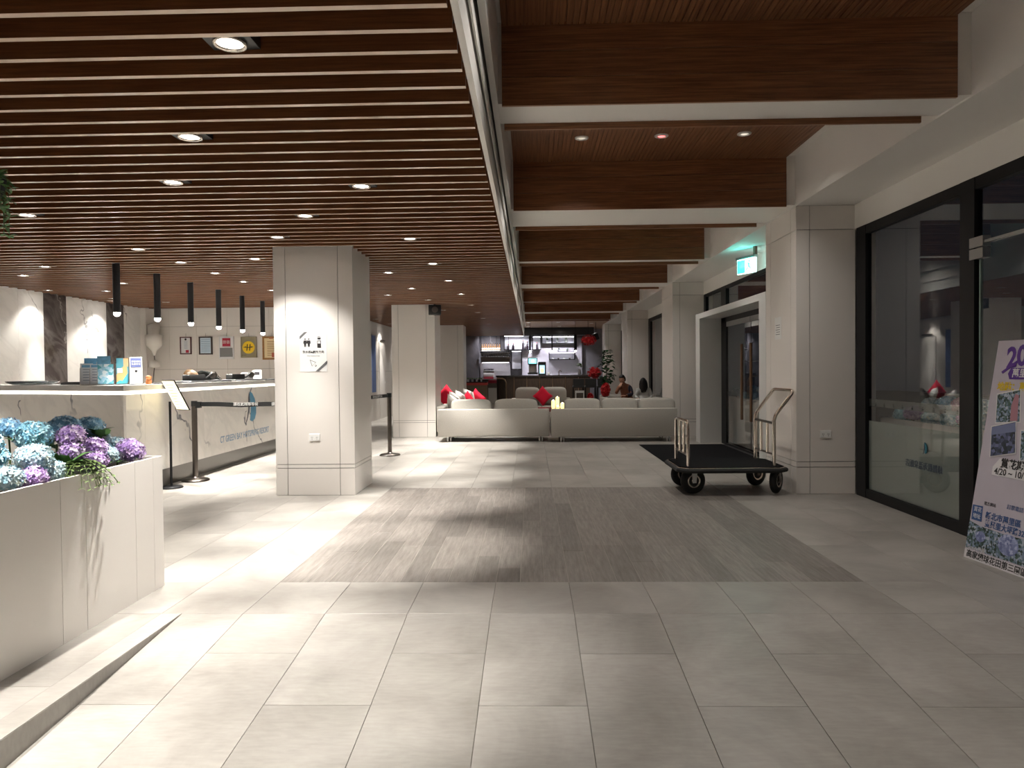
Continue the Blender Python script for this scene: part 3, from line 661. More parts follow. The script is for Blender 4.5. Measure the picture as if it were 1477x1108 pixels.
rm = Matrix.Rotation(0.6, 4, 'X'); MB().rbox(-0.11, 0.11, -0.004, 0.004, 0.01, 0.17, 0.002, 1, mat4=rm).build('screen', GUNM, t); MB().box(-0.06, 0.06, -0.06, 0.06, 0, 0.01).build('foot', GUNM, t)
t = thing('desk_clock', 'small white desk clock at the right end of the counter', 'clock', (-4.45, 11.5, ZK), 0.3); MB().rbox(-0.07, 0.07, -0.03, 0.03, 0, 0.16, 0.01, 2).build('case', PAPER, t); MB().box(-0.04, 0.04, -0.034, -0.029, 0.08, 0.13).build('display', INK, t)
t = thing('paper_holder', 'white paper holder on the counter left of the desk clock', 'holder', (-4.45, 11.1, ZK), 0.3); MB().rbox(-0.09, 0.09, -0.05, 0.05, 0, 0.12, 0.01, 2).build('case', PAPER, t); MB().box(-0.06, 0.06, -0.054, -0.049, 0.05, 0.056).build('slot', INK, t)
t = thing('folder', 'flat black folder at the right end of the counter', 'folder', (-4.38, 11.55, ZK+0.0), 0.0); MB().rbox(0.05, 0.25, -0.4, 0.35, 0, 0.014, 0.004, 1).build('cover', BLACKP, t); MB().box(0.07, 0.23, -0.38, 0.33, 0.003, 0.011).build('pages', PAPER, t)
# certificates on the back wall
def frame_pic(x0, x1, z0, z1, fm_, fw, inner, lab, extra=None, name='framed_certificate'):
    t = thing(name, lab, 'plaque', ((x0+x1)/2, 14.23, z0), 0, 'plaques on the reception back wall')
    w2 = (x1-x0)/2; h = z1-z0
    fr = MB().box(-w2, w2, -0.03, -0.001, 0, fw).box(-w2, w2, -0.03, -0.001, h-fw, h).box(-w2, -w2+fw, -0.03, -0.001, fw, h-fw).box(w2-fw, w2, -0.03, -0.001, fw, h-fw)
    fr.build('frame', fm_, t); MB().box(-w2+fw, w2-fw, -0.018, -0.001, fw, h-fw).build('sheet', inner, t)
    MB().cyl((0, -0.01, h-0.01), (0, -0.006, h+0.07), 0.0025, n=5).build('wire', GUNM, t)
    if extra: extra(t, w2, h)
FR1 = mat('frame_maroon', (0.10, 0.03, 0.03), 0.4); FR2 = mat('frame_dark', (0.05, 0.035, 0.03), 0.4); FR3 = mat('frame_gold', (0.35, 0.17, 0.05), 0.4, var=0.4, scale=50)
SH1 = mat('sheet_white', (0.75, 0.75, 0.76), 0.5); SH2 = mat('sheet_blue', (0.55, 0.68, 0.78), 0.5, var=0.12, scale=9); SH3 = mat('sheet_cream', (0.85, 0.70, 0.42), 0.5)
REDI = mat('red_ink', (0.45, 0.02, 0.05), 0.5); YEL = mat('yellow_disc', (0.90, 0.60, 0.02), 0.5); OLV = mat('olive_plate', (0.32, 0.28, 0.18), 0.5); GREYP = mat('grey_plate', (0.22, 0.22, 0.22), 0.4)
def lines(t, x0, x1, z0, z1, n_, m, th=0.006):
    mb = MB()
    for k in range(n_):
        z = z0+(z1-z0)*k/max(1, n_-1); mb.box(x0, x1, -0.0205, -0.0185, z, z+th)
    mb.build('printed_lines', m, t)
def e1(t, w2, h): lines(t, -0.035, 0.035, 0.12, 0.26, 6, LB); MB().box(0.0, 0.06, -0.021, -0.018, 0.03, 0.085).build('seal', REDI, t); MB().lathe([(0.0, 0), (0.022, 0.001)], n=12).build('crest', INK, t, (0, -0.02, h-0.05), (PI/2, 0, 0))
def e2(t, w2, h): lines(t, -0.09, 0.09, 0.07, 0.30, 7, LB, 0.008)
def e3(t, w2, h):
    MB().box(-0.075, 0.085, -0.034, -0.029, h-0.20, h-0.035).build('red_panel', REDI, t)
    text('plaque_lettering', '旅宿', 0.075, PAPER, t, frame4((0.005, -0.035, h-0.118), (1, 0, 0), (0, 0, 1)), align='CENTER')
    MB().box(-w2+0.02, w2-0.02, -0.036, -0.029, 0.04, 0.22).build('grey_plate', GREYP, t)
def e4(t, w2, h):
    MB().lathe([(0.0, -0.004), (0.125, -0.004), (0.125, 0.0)], n=28).build('disc', YEL, t, (0, -0.029, h-0.215), (PI/2, 0, 0))
    mb = MB(); m4 = Matrix.Translation((0, -0.036, h-0.215))
    for sx in (-0.034, 0.022):
        mb.prism([(sx-0.008, -0.065), (sx+0.008, -0.065), (sx+0.022, 0.065), (sx+0.006, 0.065)], 0, 0.003, 0, lambda x, y, z: m4 @ Vector((x, z, y)))
    mb.prism([(-0.11, 0.0), (-0.045, -0.006), (-0.045, 0.02)], 0, 0.003, 0, lambda x, y, z: m4 @ Vector((x, z, y))).prism([(0.11, 0.012), (0.045, -0.008), (0.045, 0.018)], 0, 0.003, 0, lambda x, y, z: m4 @ Vector((x, z, y)))
    mb.box(-0.04, 0.04, -0.036, -0.033, h-0.222, h-0.208).build('mark', INK, t)
    lines(t, -w2+0.02, -0.05, 0.05, 0.05, 1, INK)
def e5(t, w2, h): lines(t, -0.08, 0.08, 0.08, 0.36, 9, FR3, 0.01); MB().box(0.01, 0.09, -0.022, -0.018, 0.05, 0.14).build('seal', mat('seal_o', (0.6, 0.15, 0.08), 0.5), t); MB().box(-0.04, 0.04, -0.022, -0.018, 0.42, 0.45).build('heading', REDI, t)
frame_pic(-7.055, -6.825, 1.68, 2.03, FR1, 0.02, SH1, 'maroon framed certificate with a small red seal, leftmost on the wall', e1)
frame_pic(-6.67, -6.40, 1.67, 2.03, FR2, 0.025, SH2, 'dark framed pale blue certificate', e2)
frame_pic(-6.26, -5.965, 1.58, 2.03, SH1, 0.014, SH1, 'white plaque with red square and grey plate', e3, 'wall_plaque')
frame_pic(-5.82, -5.50, 1.60, 2.02, OLV, 0.02, OLV, 'olive plaque with yellow disc and black emblem', e4, 'wall_plaque')
frame_pic(-5.38, -5.03, 1.555, 2.02, FR3, 0.035, SH3, 'ornate gold framed cream certificate beside the column', e5)
t = thing('wall_sculpture', 'pale paper sculpture hanging in the corner by the marble wall', 'ornament', (-7.42, 13.9, 1.35))
PS = mat('sculpt', (0.72, 0.68, 0.62), 0.7)
MB().lathe([(0.02, 0.95), (0.12, 0.9), (0.10, 0.72), (0.16, 0.70), (0.15, 0.50), (0.05, 0.40), (0.02, 0.3)], n=10).build('upper_shade', PS, t); MB().lathe([(0.02, 0.22), (0.10, 0.18), (0.11, 0.08), (0.02, 0.06)], n=10).build('lower_shade', PS, t); MB().tube([(0, 0, 0.3), (0.01, 0, 0.2), (0, 0, 0.07), (-0.05, 0, -0.3)], 0.008, 6).build('cord', GUNM, t)
t = thing('security_camera', 'tiny black camera on the marble wall below the slats', 'camera', (-7.70, 13.15, 2.47)); MB().cyl((0, 0, 0), (0.07, -0.02, -0.02), 0.02, n=8).build('body', BLACKP, t); MB().box(-0.02, 0.0, -0.02, 0.02, -0.03, 0.03).build('bracket', BLACKP, t)
# ------------------------------------------------------------------ notice, sockets on the near column
def on_south(x, y, z): return frame4((x, y-0.001, z), (1, 0, 0), (0, 0, 1))
nt_ = thing('notice', 'white notice with toilet and water dispenser icons on the near column', 'notice', (-2.424, 7.446, 1.303))
def nb(poly, y=-0.0035, th=0.0008, o=None):
    o = o or MB(); o.prism(poly, 0, th, 0, lambda a_, b_, c_: (a_, y-c_, b_)); return o
MB().box(0, 0.287, -0.003, 0, 0, 0.417).build('sheet', PAPER, nt_)
GI = mat('grey_ink', (0.12, 0.12, 0.125), 0.6)
nb([(0, 0.417), (0, 0.335), (0.085, 0.417)]).build('corner_patch', PAPER, nt_)
mb = nb([(0.0, 0.34), (0.085, 0.417), (0.05, 0.417), (0.0, 0.372)], y=-0.0045); nb([(0.165, 0.004), (0.2, 0.004), (0.287, 0.083), (0.287, 0.115)], y=-0.0045, o=mb); mb.build('corner_ribbons', GI, nt_)
mb = MB()
for cx in (0.058, 0.097):
    nb([(cx+0.008*math.cos(q*PI/4), 0.342+0.008*math.sin(q*PI/4)) for q in range(8)], o=mb)
    nb([(cx-0.016, 0.328), (cx+0.016, 0.328), (cx+0.02, 0.295), (cx+0.012, 0.295), (cx+0.009, 0.26), (cx+0.002, 0.26), (cx, 0.285), (cx-0.002, 0.26), (cx-0.009, 0.26), (cx-0.012, 0.295), (cx-0.02, 0.295)], o=mb)
nb([(0.077, 0.35), (0.079, 0.35), (0.079, 0.30), (0.077, 0.30)], o=mb)
for p_ in ([(0.19, 0.366), (0.218, 0.366), (0.218, 0.371), (0.19, 0.371)], [(0.19, 0.336), (0.221, 0.336), (0.224, 0.358), (0.187, 0.358)], [(0.186, 0.25), (0.226, 0.25), (0.226, 0.325), (0.186, 0.325)]): nb(p_, o=mb)
mb.build('icons', INK, nt_); nb([(0.192, 0.295), (0.22, 0.295), (0.22, 0.318), (0.192, 0.318)], y=-0.0045).build('icon_window', PAPER, nt_)
text('notice_lettering', '飲水機&廁所方向', 0.030, INK, nt_, frame4((0.143, -0.0035, 0.205), (1, 0, 0), (0, 0, 1)), align='CENTER', bold=0.0005)
text('notice_small_lettering', 'Water dispenser & Toilet', 0.013, GI, nt_, frame4((0.143, -0.0035, 0.165), (1, 0, 0), (0, 0, 1)), align='CENTER')
A_ = [(0.105, 0.125), (0.172, 0.098), (0.155, 0.088), (0.178, 0.063), (0.166, 0.051), (0.143, 0.076), (0.128, 0.055)]
mb = nb(A_); mb.build('arrow_outline', INK, nt_); cen = (0.144, 0.087); nb([(cen[0]+(x-cen[0])*0.80, cen[1]+(y-cen[1])*0.80) for x, y in A_], y=-0.0045).build('arrow_fill', PAPER, nt_)
def socket(x, y, z, lab, wdt=0.115, h=0.075):
    t = thing('power_socket', lab, 'socket', (x, y, z)); MB().rbox(-wdt/2, wdt/2, -0.008, 0, -h/2, h/2, 0.003, 1).build('plate', PAPER, t)
    mb = MB()
    for sx in (-0.026, 0.026): mb.box(sx-0.008, sx-0.005, -0.010, -0.007, -0.008, 0.008).box(sx+0.005, sx+0.008, -0.010, -0.007, -0.008, 0.008).box(sx-0.003, sx+0.003, -0.010, -0.007, -0.02, -0.014)
    mb.build('slots', GI, t)
socket(-2.28, 7.446, 0.612, 'cream double power socket low on the near column'); socket(3.005, 7.38, 0.615, 'cream double power socket low on the right pilaster')
t = thing('wall_notice', 'small white paper notice on the side of the right pilaster', 'notice', (2.71, 7.91, 1.73)); MB().box(-0.003, 0, -0.10, 0.10, -0.12, 0.12).build('sheet', PAPER, t)
mb = MB()
for k in range(5): mb.box(-0.004, -0.003, -0.06, 0.07-0.02*(k % 2), 0.03-0.025*k, 0.036-0.025*k)
mb.build('printed_lines', GI, t)
t = thing('speaker', 'black box speaker on top of the second column', 'speaker', (-1.85, 13.80, 2.475), 0.15)
MB().rbox(-0.12, 0.12, -0.09, 0.09, -0.095, 0.095, 0.01, 2).build('cabinet', BLACKP, t); MB().lathe([(0.0, 0.004), (0.055, 0.0), (0.06, 0.006)], n=16).build('driver', GUNM, t, (0.0, -0.092, 0.0), (PI/2, 0, 0)); MB().box(-0.02, 0.02, 0.08, 0.14, -0.02, 0.12).build('bracket', BLACKP, t)
# ------------------------------------------------------------------ stanchions and menu stand
def stanchion(x, y, lab, to=None):
    t = thing('queue_post', lab, 'queue post', (x, y, 0), 0, 'belt barrier posts by the reception')
    MB().lathe([(0.16, 0), (0.16, 0.012), (0.145, 0.026), (0.05, 0.036), (0.034, 0.05)], n=24).build('base', GUNM, t)
    MB().cyl((0, 0, 0.03), (0, 0, 0.90), 0.032, n=16).build('pole', GUNM, t)
    MB().cyl((0, 0, 0.90), (0, 0, 0.965), 0.036, n=16).build('head', BLACKP, t)
    if to:
        d = Vector((to[0]-x, to[1]-y, 0)); ln = d.length; d.normalize(); nx = d.cross(Vector((0, 0, 1)))
        pts = [(0.035, 0.0), (0.3, 0.0), (ln/2, -0.012), (ln-0.3, 0), (ln-0.036, 0)]
        mb = MB(); vs = []
        for s_, dz in pts:
            for q, zz in ((-1, -0.026), (1, -0.026), (1, 0.026), (-1, 0.026)): vs.append(d*s_ + nx*(0.0012*q) + Vector((0, 0, 0.925+dz+zz)))
        fs = []
        for i in range(len(pts)-1):
            for k in range(4): fs.append((i*4+k, i*4+(k+1) % 4, (i+1)*4+(k+1) % 4, (i+1)*4+k))
        mb.add(vs, fs).build('belt', RUBBER, t)
        MB().box(-0.03, 0.03, -0.02, 0.02, -0.045, 0.03).build('clip', BLACKP, t, tuple(d*0.055 + Vector((0, 0, 0.925))), (0, 0, math.atan2(d.y, d.x)))
        for frac in (0.55, 0.95) if ln < 2 else (0.18, 0.5, 0.85):
            o = text('belt_lettering', '請在此排隊等候', 0.045, PAPER, t, frame4(d*(ln*frac) - Vector((0, 0, 0)) + nx*0.004 + Vector((0, 0, 0.922)), d, (0, 0, 1)), align='CENTER')
stanchion(-4.06, 8.50, 'dark metal queue post before the counter, belt drawn to the right', (-2.86, 8.36))
stanchion(-2.86, 8.36, 'dark metal queue post hidden behind the near column', (-2.19, 10.96))
stanchion(-2.19, 10.96, 'dark metal queue post standing right of the near column')
ms = thing('menu_stand', 'thin black stand holding a brightly lit cream menu board', 'menu stand', (-4.09, 7.98, 0))
MB().lathe([(0.125, 0), (0.125, 0.012), (0.115, 0.02), (0.02, 0.024)], n=24).build('base', BLACKM, ms); MB().cyl((0.0, 0, 0.02), (0.0, 0, 0.98), 0.014, n=10).build('pole', BLACKM, ms)
O_ = Vector((-4.09, 7.98, 0)); TL_ = Vector((-4.125, 7.87, 1.222))-O_; TR = Vector((-3.892, 7.68, 1.223))-O_; BR = Vector((-3.742, 7.72, 0.893))-O_; BL = TL_ + BR - TR
nn = (TR-TL_).cross(BL-TL_).normalized()
if nn.y > 0: nn = -nn
MB().add([TL_, TR, BR, BL, TL_-nn*0.012, TR-nn*0.012, BR-nn*0.012, BL-nn*0.012], [(0,1,2,3), (4,7,6,5), (0,4,5,1), (1,5,6,2), (2,6,7,3), (3,7,4,0)]).build('board', BLACKM, ms)
q = 0.02; cn = (TL_+BR)/2
MB().add([cn+(p-cn)*0.95+nn*0.002 for p in (TL_, TR, BR, BL)], [(0,1,2,3)]).build('menu_sheet', mat('menu_painted_glare', (0.9, 0.85, 0.6), 0.5, emit=(1.0, 0.88, 0.55), es=1.0), ms)  # emission paints the downlight's glare onto plain cream paper
mb = MB(); ex = (TR-TL_).normalized(); ey = (BL-TL_).normalized()
for k in range(9): 
    p0 = TL_ + ey*(0.05+0.035*k) + ex*0.05 + nn*0.004; mb.add([p0, p0+ex*(0.2-0.04*(k % 3)), p0+ex*(0.2-0.04*(k % 3))+ey*0.008, p0+ey*0.008], [(0,1,2,3)])
mb.build('menu_lines', mat('menu_ink', (0.5, 0.42, 0.2), 0.6), ms)

# ------------------------------------------------------------------ hydrangeas in planters
def hyd_mesh(r, seed, m, flat=0.85):
    rr = random.Random(seed); mb = MB(); N = int(150*(r/0.07)**2)
    for i in range(N):
        z = 1 - 1.75*(i+0.5)/N; t = i*2.39996; q = math.sqrt(max(0, 1-z*z))
        n_ = Vector((q*math.cos(t), q*math.sin(t), z)); bump = 1+0.13*noise.noise(n_*2.2+Vector((seed, 0, 0)))+rr.uniform(-.04, .04)
        p = Vector((n_.x*r, n_.y*r, n_.z*r*flat))*bump
        nn = (n_ + Vector((rr.uniform(-.45, .45), rr.uniform(-.45, .45), rr.uniform(-.3, .45)))).normalized()
        x = nn.orthogonal().normalized(); x.rotate(Matrix.Rotation(rr.uniform(0, PI), 3, nn)); y = nn.cross(x); s_ = rr.uniform(0.010, 0.0145)
        vs = [p]; 
        for k in range(8):
            a_ = k*PI/4; rad = s_*(1.18 if k % 2 == 0 else 0.62); vs.append(p + (x*math.cos(a_)+y*math.sin(a_))*rad + nn*(0.004 if k % 2 == 0 else 0.0))
        mb.add(vs, [(0, 8, 1, 2), (0, 2, 3, 4), (0, 4, 5, 6), (0, 6, 7, 8)])
    mb.ell((0, 0, 0), r*0.86, r*0.86, r*flat*0.86, 10, 7, 0)
    return mb.mesh('blossom', m)
def leaf_geo(mb, base, tip, wdt, up=Vector((0, 0, 1)), mi=0):
    base = Vector(base); tip = Vector(tip); d = tip-base; side = d.cross(up)
    side = side.normalized()*wdt if side.length > 1e-5 else Vector((wdt, 0, 0)); nrm = side.cross(d).normalized()
    c = lambda f, s_, h: base + d*f + side*s_ + nrm*(h*d.length)
    vs = [c(0, 0, 0), c(.25, -.8, .08), c(.25, 0, .02), c(.25, .8, .08), c(.6, -.85, .1), c(.6, 0, .05), c(.6, .85, .1), c(1, 0, -0.03)]
    mb.add(vs, [(0, 2, 1), (0, 3, 2), (1, 2, 5, 4), (2, 3, 6, 5), (4, 5, 7), (5, 6, 7)], mi, True)
def hydrangea(x, y, z, r, m, lab, grp, zs, seed, leafm=LEAF, flat=0.85):
    t = thing('hydrangea', lab, 'flower', (x, y, zs), 0, grp)
    place('blossom', hyd_mesh(r, seed, m, flat), t, (0, 0, z-zs))
    MB().tube([(0, 0, 0), (0.004, 0.003, (z-zs)*0.6), (0, 0, z-zs-r*0.4)], 0.005, 5).build('stem', STEMM, t)
    rr = random.Random(seed+99)
    for k in range(3):
        a_ = rr.uniform(0, 2*PI); h = max(0.01, (z-zs)-r*rr.uniform(0.6, 1.0)); mb = MB(); d = Vector((math.cos(a_), math.sin(a_), rr.uniform(-.2, .3)))
        leaf_geo(mb, Vector((0, 0, h)), Vector((0, 0, h))+d*rr.uniform(r*1.0, r*1.5), 0.032); mb.build('leaf', leafm, t)
def planter(name, lab, x0, x1, y0, y1, h, seams, group=None, z=0.0):
    t = thing(name, lab, 'planter', (x0, y0, z)); a, b = x1-x0, y1-y0; th = 0.02
    MB().box(th, a-th, th, b-th, 0, h-0.10).build('soil_box', SOIL, t)
    ss = [y0] + seams + [y1]
    for p, q in zip(ss, ss[1:]):
        MB().box(a-th, a, p-y0+0.0015, q-y0-0.0015, 0, h-0.004).build('side_panel', PANEL, t)
        MB().box(0, th, p-y0+0.0015, q-y0-0.0015, 0, h-0.004).build('side_panel', PANEL, t)
    MB().box(th, a-th, b-th, b, 0, h-0.004).build('end_panel', PANEL, t); MB().box(th, a-th, 0, th, 0, h-0.004).build('end_panel', PANEL, t)
    return t
planter('planter', 'tall cream panelled planter box full of blue and purple hydrangeas', -2.78, -2.26, 1.0, 4.305, 0.80, [2.2, 3.355, 3.545, 4.0, 4.195])
GRP = 'hydrangeas in the cream planter'
H_ = [(-2.50, 3.20, 0.98, 0.066, BLUEP, 'blue hydrangea at the left picture edge of the cream planter'),
      (-2.56, 3.60, 0.985, 0.082, BLUEP, 'large teal blue hydrangea second from the left in the planter'),
      (-2.66, 3.56, 1.03, 0.055, BLUEQ, 'small blue hydrangea behind the large teal one'),
      (-2.42, 3.40, 0.895, 0.076, PALEP, 'large pale white-blue hydrangea at the front left'),
      (-2.37, 3.15, 0.83, 0.066, PALEP, 'pale hydrangea hanging over the planter rim at far left'),
      (-2.33, 3.265, 0.815, 0.060, PURP, 'pinkish purple hydrangea on the rim below the pale one'),
      (-2.38, 3.46, 0.820, 0.064, PALEP, 'pale hydrangea on the rim right of the pinkish purple one'),
      (-2.58, 3.88, 1.00, 0.078, BLUEQ, 'deep blue hydrangea topmost left of centre'),
      (-2.58, 4.10, 0.985, 0.074, BLUEQ, 'deep blue hydrangea topmost right of centre'),
      (-2.44, 3.72, 0.970, 0.066, PURP, 'upper purple hydrangea in front of the deep blue ones'),
      (-2.40, 3.66, 0.895, 0.054, PURP, 'middle purple hydrangea above the fern'),
      (-2.40, 3.84, 0.890, 0.068, PURP, 'large purple hydrangea in the middle right'),
      (-2.35, 3.78, 0.830, 0.060, PURP, 'low purple hydrangea spilling over the rim'),
      (-2.42, 3.98, 0.840, 0.064, PALEP, 'pale green-blue hydrangea right of the purple cluster'),
      (-2.56, 4.17, 0.905, 0.058, PALEP, 'small pale blue hydrangea behind the right purple one'),
      (-2.37, 4.14, 0.845, 0.078, PURP, 'rightmost large purple hydrangea at the planter end'),
      (-2.50, 4.23, 0.865, 0.060, PALEP, 'rightmost pale hydrangea at the planter end'),
      (-2.60, 3.36, 0.90, 0.07, BLUEP, 'blue hydrangea half hidden behind the pale ones')]
for k, (x, y, z, r, m, lab) in enumerate(H_): hydrangea(x, y, z, r*1.04, m, lab, GRP, 0.69, 11+k)
def leafy(name, lab, loc, n_, ln, wdt, m, seed, spread=1.0, zup=0.6, group=None):
    t = thing(name, lab, 'plant', loc, 0, group); rr = random.Random(seed)
    for k in range(n_):
        a_ = rr.uniform(0, 2*PI); l = ln*rr.uniform(.7, 1.1); mb = MB(); p = Vector((rr.uniform(-.03, .03), rr.uniform(-.03, .03), rr.uniform(0, .05)))
        leaf_geo(mb, p, p+Vector((math.cos(a_)*spread, math.sin(a_)*spread, zup*rr.uniform(.3, 1.2)))*l, wdt); mb.build('leaf', m, t)
    MB().tube([(0, 0, -0.06), (0, 0, 0.03)], 0.006, 5).build('stem', STEMM, t)
leafy('foliage_sprig', 'green leaves between the deep blue and pale hydrangeas', (-2.5, 4.08, 0.90), 9, 0.10, 0.03, LEAF, 3)
leafy('foliage_sprig', 'broad green leaves under the purple hydrangeas', (-2.38, 3.60, 0.80), 22, 0.13, 0.03, LEAF, 4)
leafy('foliage_sprig', 'green leaves beside the large teal hydrangea', (-2.52, 3.72, 0.90), 9, 0.12, 0.03, LEAF, 5)
ft = thing('fern', 'drooping yellow green fern hanging over the planter front', 'plant', (-2.31, 3.58, 0.83)); rr = random.Random(5)
for k in range(16):
    mb = MB(); a_ = rr.uniform(-1.4, 1.3); ln = rr.uniform(.09, .2); prev = None; pts = []
    for i in range(8):
        f = i/7; pts.append(Vector((math.cos(a_)*ln*f*0.85, math.sin(a_)*ln*f, 0.01+0.09*f-0.20*f*f)))
    mb.tube(pts, 0.0016, 4)
    for i in range(1, 8):
        d = (pts[i]-pts[i-1]).normalized(); sd = d.cross(Vector((0, 0, 1))).normalized()
        for s_ in (-1, 1): leaf_geo(mb, pts[i], pts[i]+(sd*s_+d*0.5)*0.045*(1.15-i/9), 0.008)
    mb.build('frond', FERN, ft)
# planter boxes with flowers outside the glass
for bi, (y0, y1, zz, n_) in enumerate([(3.6, 7.25, 0.0, 26), (9.6, 12.9, 0.0, 12)]):
    planter('planter', ['cream planter box behind the shopfront glass', 'cream planter box behind the glass entrance doors'][bi], 3.50, 4.0, y0, y1, 0.80, [y0+(y1-y0)*k/3 for k in (1, 2)])
    protos = {}
    for k in range(n_):
        rr = random.Random(200+k+50*bi); f = (k+0.5)/n_; y = y1-0.1-f*(y1-y0-0.2)+rr.uniform(-.05, .05); row = k % 2
        m = [BLUEP, PINKP, PALEP, BLUEQ, PURP, PALEP][(k*5+bi) % 6] if bi == 0 else [PALEP, BLUEQ, BLUEP][k % 3]
        key = (m.name, 0)
        cname = {'petal_blue': 'blue', 'petal_pink': 'pink', 'petal_pale': 'pale', 'petal_deep_blue': 'deep blue', 'petal_purple': 'purple'}[m.name]
        lab = '%s hydrangea %s in the %s row of the planter %s' % (cname, ordn(k//2) if k//2 < 14 else 'last', ['front', 'back'][row], ['behind the shopfront glass', 'behind the entrance doors'][bi])
        t = thing('hydrangea', lab, 'flower', (3.62+0.2*row, y, 0.68), 0, ['hydrangeas behind the shopfront glass', 'hydrangeas behind the entrance doors'][bi])
        if key not in protos: protos[key] = hyd_mesh(0.085, 400+len(protos)+bi*7, m)
        zz = 0.16+0.09*row+rr.uniform(-.02, .03); place('blossom', protos[key], t, (0, 0, zz), (0, 0, rr.uniform(0, 6)))
        MB().tube([(0, 0, 0), (0, 0, zz-0.03)], 0.005, 5).build('stem', STEMM, t)
        mb = MB(); leaf_geo(mb, (0, 0, zz-0.07), (-0.10, rr.uniform(-.08, .08), zz-0.05), 0.035); mb.build('leaf', LEAFD, t)
# hanging ivy at the left edge
hv = thing('hanging_plant', 'trailing green plant hanging on a cord from the slats', 'plant', (-2.74, 3.6, 2.30)); rr = random.Random(9)
MB().cyl((0, 0, 0), (0, 0, 0.30), 0.003, n=5).cyl((0, 0, 0.10), (0.03, 0, 0.0), 0.002, n=4).cyl((0, 0, 0.10), (-0.03, 0, 0.0), 0.002, n=4).build('cord', mat('jute', (0.3, 0.2, 0.12), 0.9), hv)
MB().lathe([(0.03, -0.10), (0.05, -0.06), (0.06, 0.0), (0.05, 0.0)], n=12).build('pot', mat('pot_dark', (0.03, 0.03, 0.03), 0.6), hv)
for k in range(16):
    mb = MB(); a_ = rr.uniform(0, 2*PI); out = rr.uniform(.04, .10); dr_ = rr.uniform(.08, .34); pts = [Vector((math.cos(a_)*out*min(1, f*1.8), math.sin(a_)*out*min(1, f*1.8), 0.05*math.sin(f*PI)-dr_*f*f)) for f in [i/7 for i in range(8)]]
    mb.tube(pts, 0.0018, 4, 1)
    for i in range(1, 8):
        for q in range(3):
            a2 = rr.uniform(0, 2*PI); leaf_geo(mb, pts[i], pts[i]+Vector((math.cos(a2), math.sin(a2), rr.uniform(-.7, .4)))*rr.uniform(.035, .06), 0.012)
    mb.build('vine', [LEAF, STEMM], hv)

# ------------------------------------------------------------------ luggage cart
cart = thing('luggage_cart', 'low hotel luggage cart, black carpeted deck and chrome rails', 'cart', (0, 0, 0))
XA, XB_, YA_, YB_ = 1.50, 2.60, 7.27, 8.08; ch = 0.09
poly = [(XA+ch, YA_), (XB_-ch, YA_), (XB_, YA_+ch), (XB_, YB_-ch), (XB_-ch, YB_), (XA+ch, YB_), (XA, YB_-ch), (XA, YA_+ch)]
def inset(pl, d):
    cx = sum(p[0] for p in pl)/len(pl); cy = sum(p[1] for p in pl)/len(pl); return [(p[0]-math.copysign(d, p[0]-cx), p[1]-math.copysign(d, p[1]-cy)) for p in pl]
MB().prism(inset(poly, 0.012), 0.232, 0.282).build('deck', BLACKP, cart); MB().prism(inset(poly, 0.02), 0.282, 0.292).build('carpet', CARPET, cart)
def ringpoly(z, r): 
    pts = [Vector((p[0], p[1], z)) for p in poly]; pts += [pts[0]]; return pts
mb = MB(); pp = ringpoly(0.257, 0)
for p, q in zip(pp, pp[1:]): mb.cyl(p, q, 0.022, n=10); mb.ell(p, .022, .022, .022, 8, 6)
mb.build('bumper', RUBBER, cart); mb = MB(); pp = ringpoly(0.283, 0)
for p, q in zip(pp, pp[1:]): mb.cyl(p + (Vector((2.05, 7.675, .283))-p)*0.012, q + (Vector((2.05, 7.675, .283))-q)*0.012, 0.005, n=6)
mb.build('chrome_trim', CHROME, cart)
def wheel(x, y, rz, swivel):
    wl_ = MB().lathe([(0.055, -0.028), (0.075, -0.032), (0.115, -0.030), (0.133, -0.016), (0.136, 0.0), (0.133, 0.016), (0.115, 0.030), (0.075, 0.032), (0.055, 0.028)], n=28)
    m4 = Matrix.Translation((x, y, 0.137)) @ Matrix.Rotation(rz, 4, 'Z') @ Matrix.Rotation(PI/2, 4, 'X'); 
    o = wl_.build('wheel', RUBBER, cart); o.matrix_local = m4
    h = MB().lathe([(0.0, -0.034), (0.02, -0.034), (0.028, -0.020), (0.05, -0.024), (0.062, -0.033), (0.072, -0.033), (0.072, 0.033), (0.062, 0.033), (0.05, 0.024), (0.028, 0.020), (0.02, 0.034), (0.0, 0.034)], n=24).build('hub', CHROME, o)
    f = MB()
    for s_ in (-1, 1): f.add([Vector(v) for v in ((-0.02, s_*0.040, 0.137-0.02), (0.02, s_*0.040, 0.137-0.02), (0.03, s_*0.040, 0.228), (-0.03, s_*0.040, 0.228), (-0.02, s_*0.044, 0.137-0.02), (0.02, s_*0.044, 0.137-0.02), (0.03, s_*0.044, 0.228), (-0.03, s_*0.044, 0.228))], [(0,1,2,3), (4,7,6,5), (0,4,5,1), (1,5,6,2), (2,6,7,3), (3,7,4,0)])
    f.box(-0.04, 0.04, -0.045, 0.045, 0.222, 0.232).cyl((0, -0.046, 0.137), (0, 0.046, 0.137), 0.009, n=8)
    f.build('fork', GUNM if swivel else STEEL, cart, (x, y, 0), (0, 0, rz))
wheel(1.665, 7.43, 0.25, False); wheel(1.66, 7.93, 0.35, True); wheel(2.47, 7.93, 0.5, True); wheel(2.52, 7.43, 0.9, True)
g1 = MB().tube([(1.605, 7.37, 0.29), (1.605, 7.37, 0.72), (1.605, 7.385, 0.745), (1.605, 7.41, 0.755), (1.605, 7.94, 0.755), (1.605, 7.965, 0.745), (1.605, 7.98, 0.72), (1.605, 7.98, 0.29)], 0.017, 10).build('end_rail', CHROME, cart)
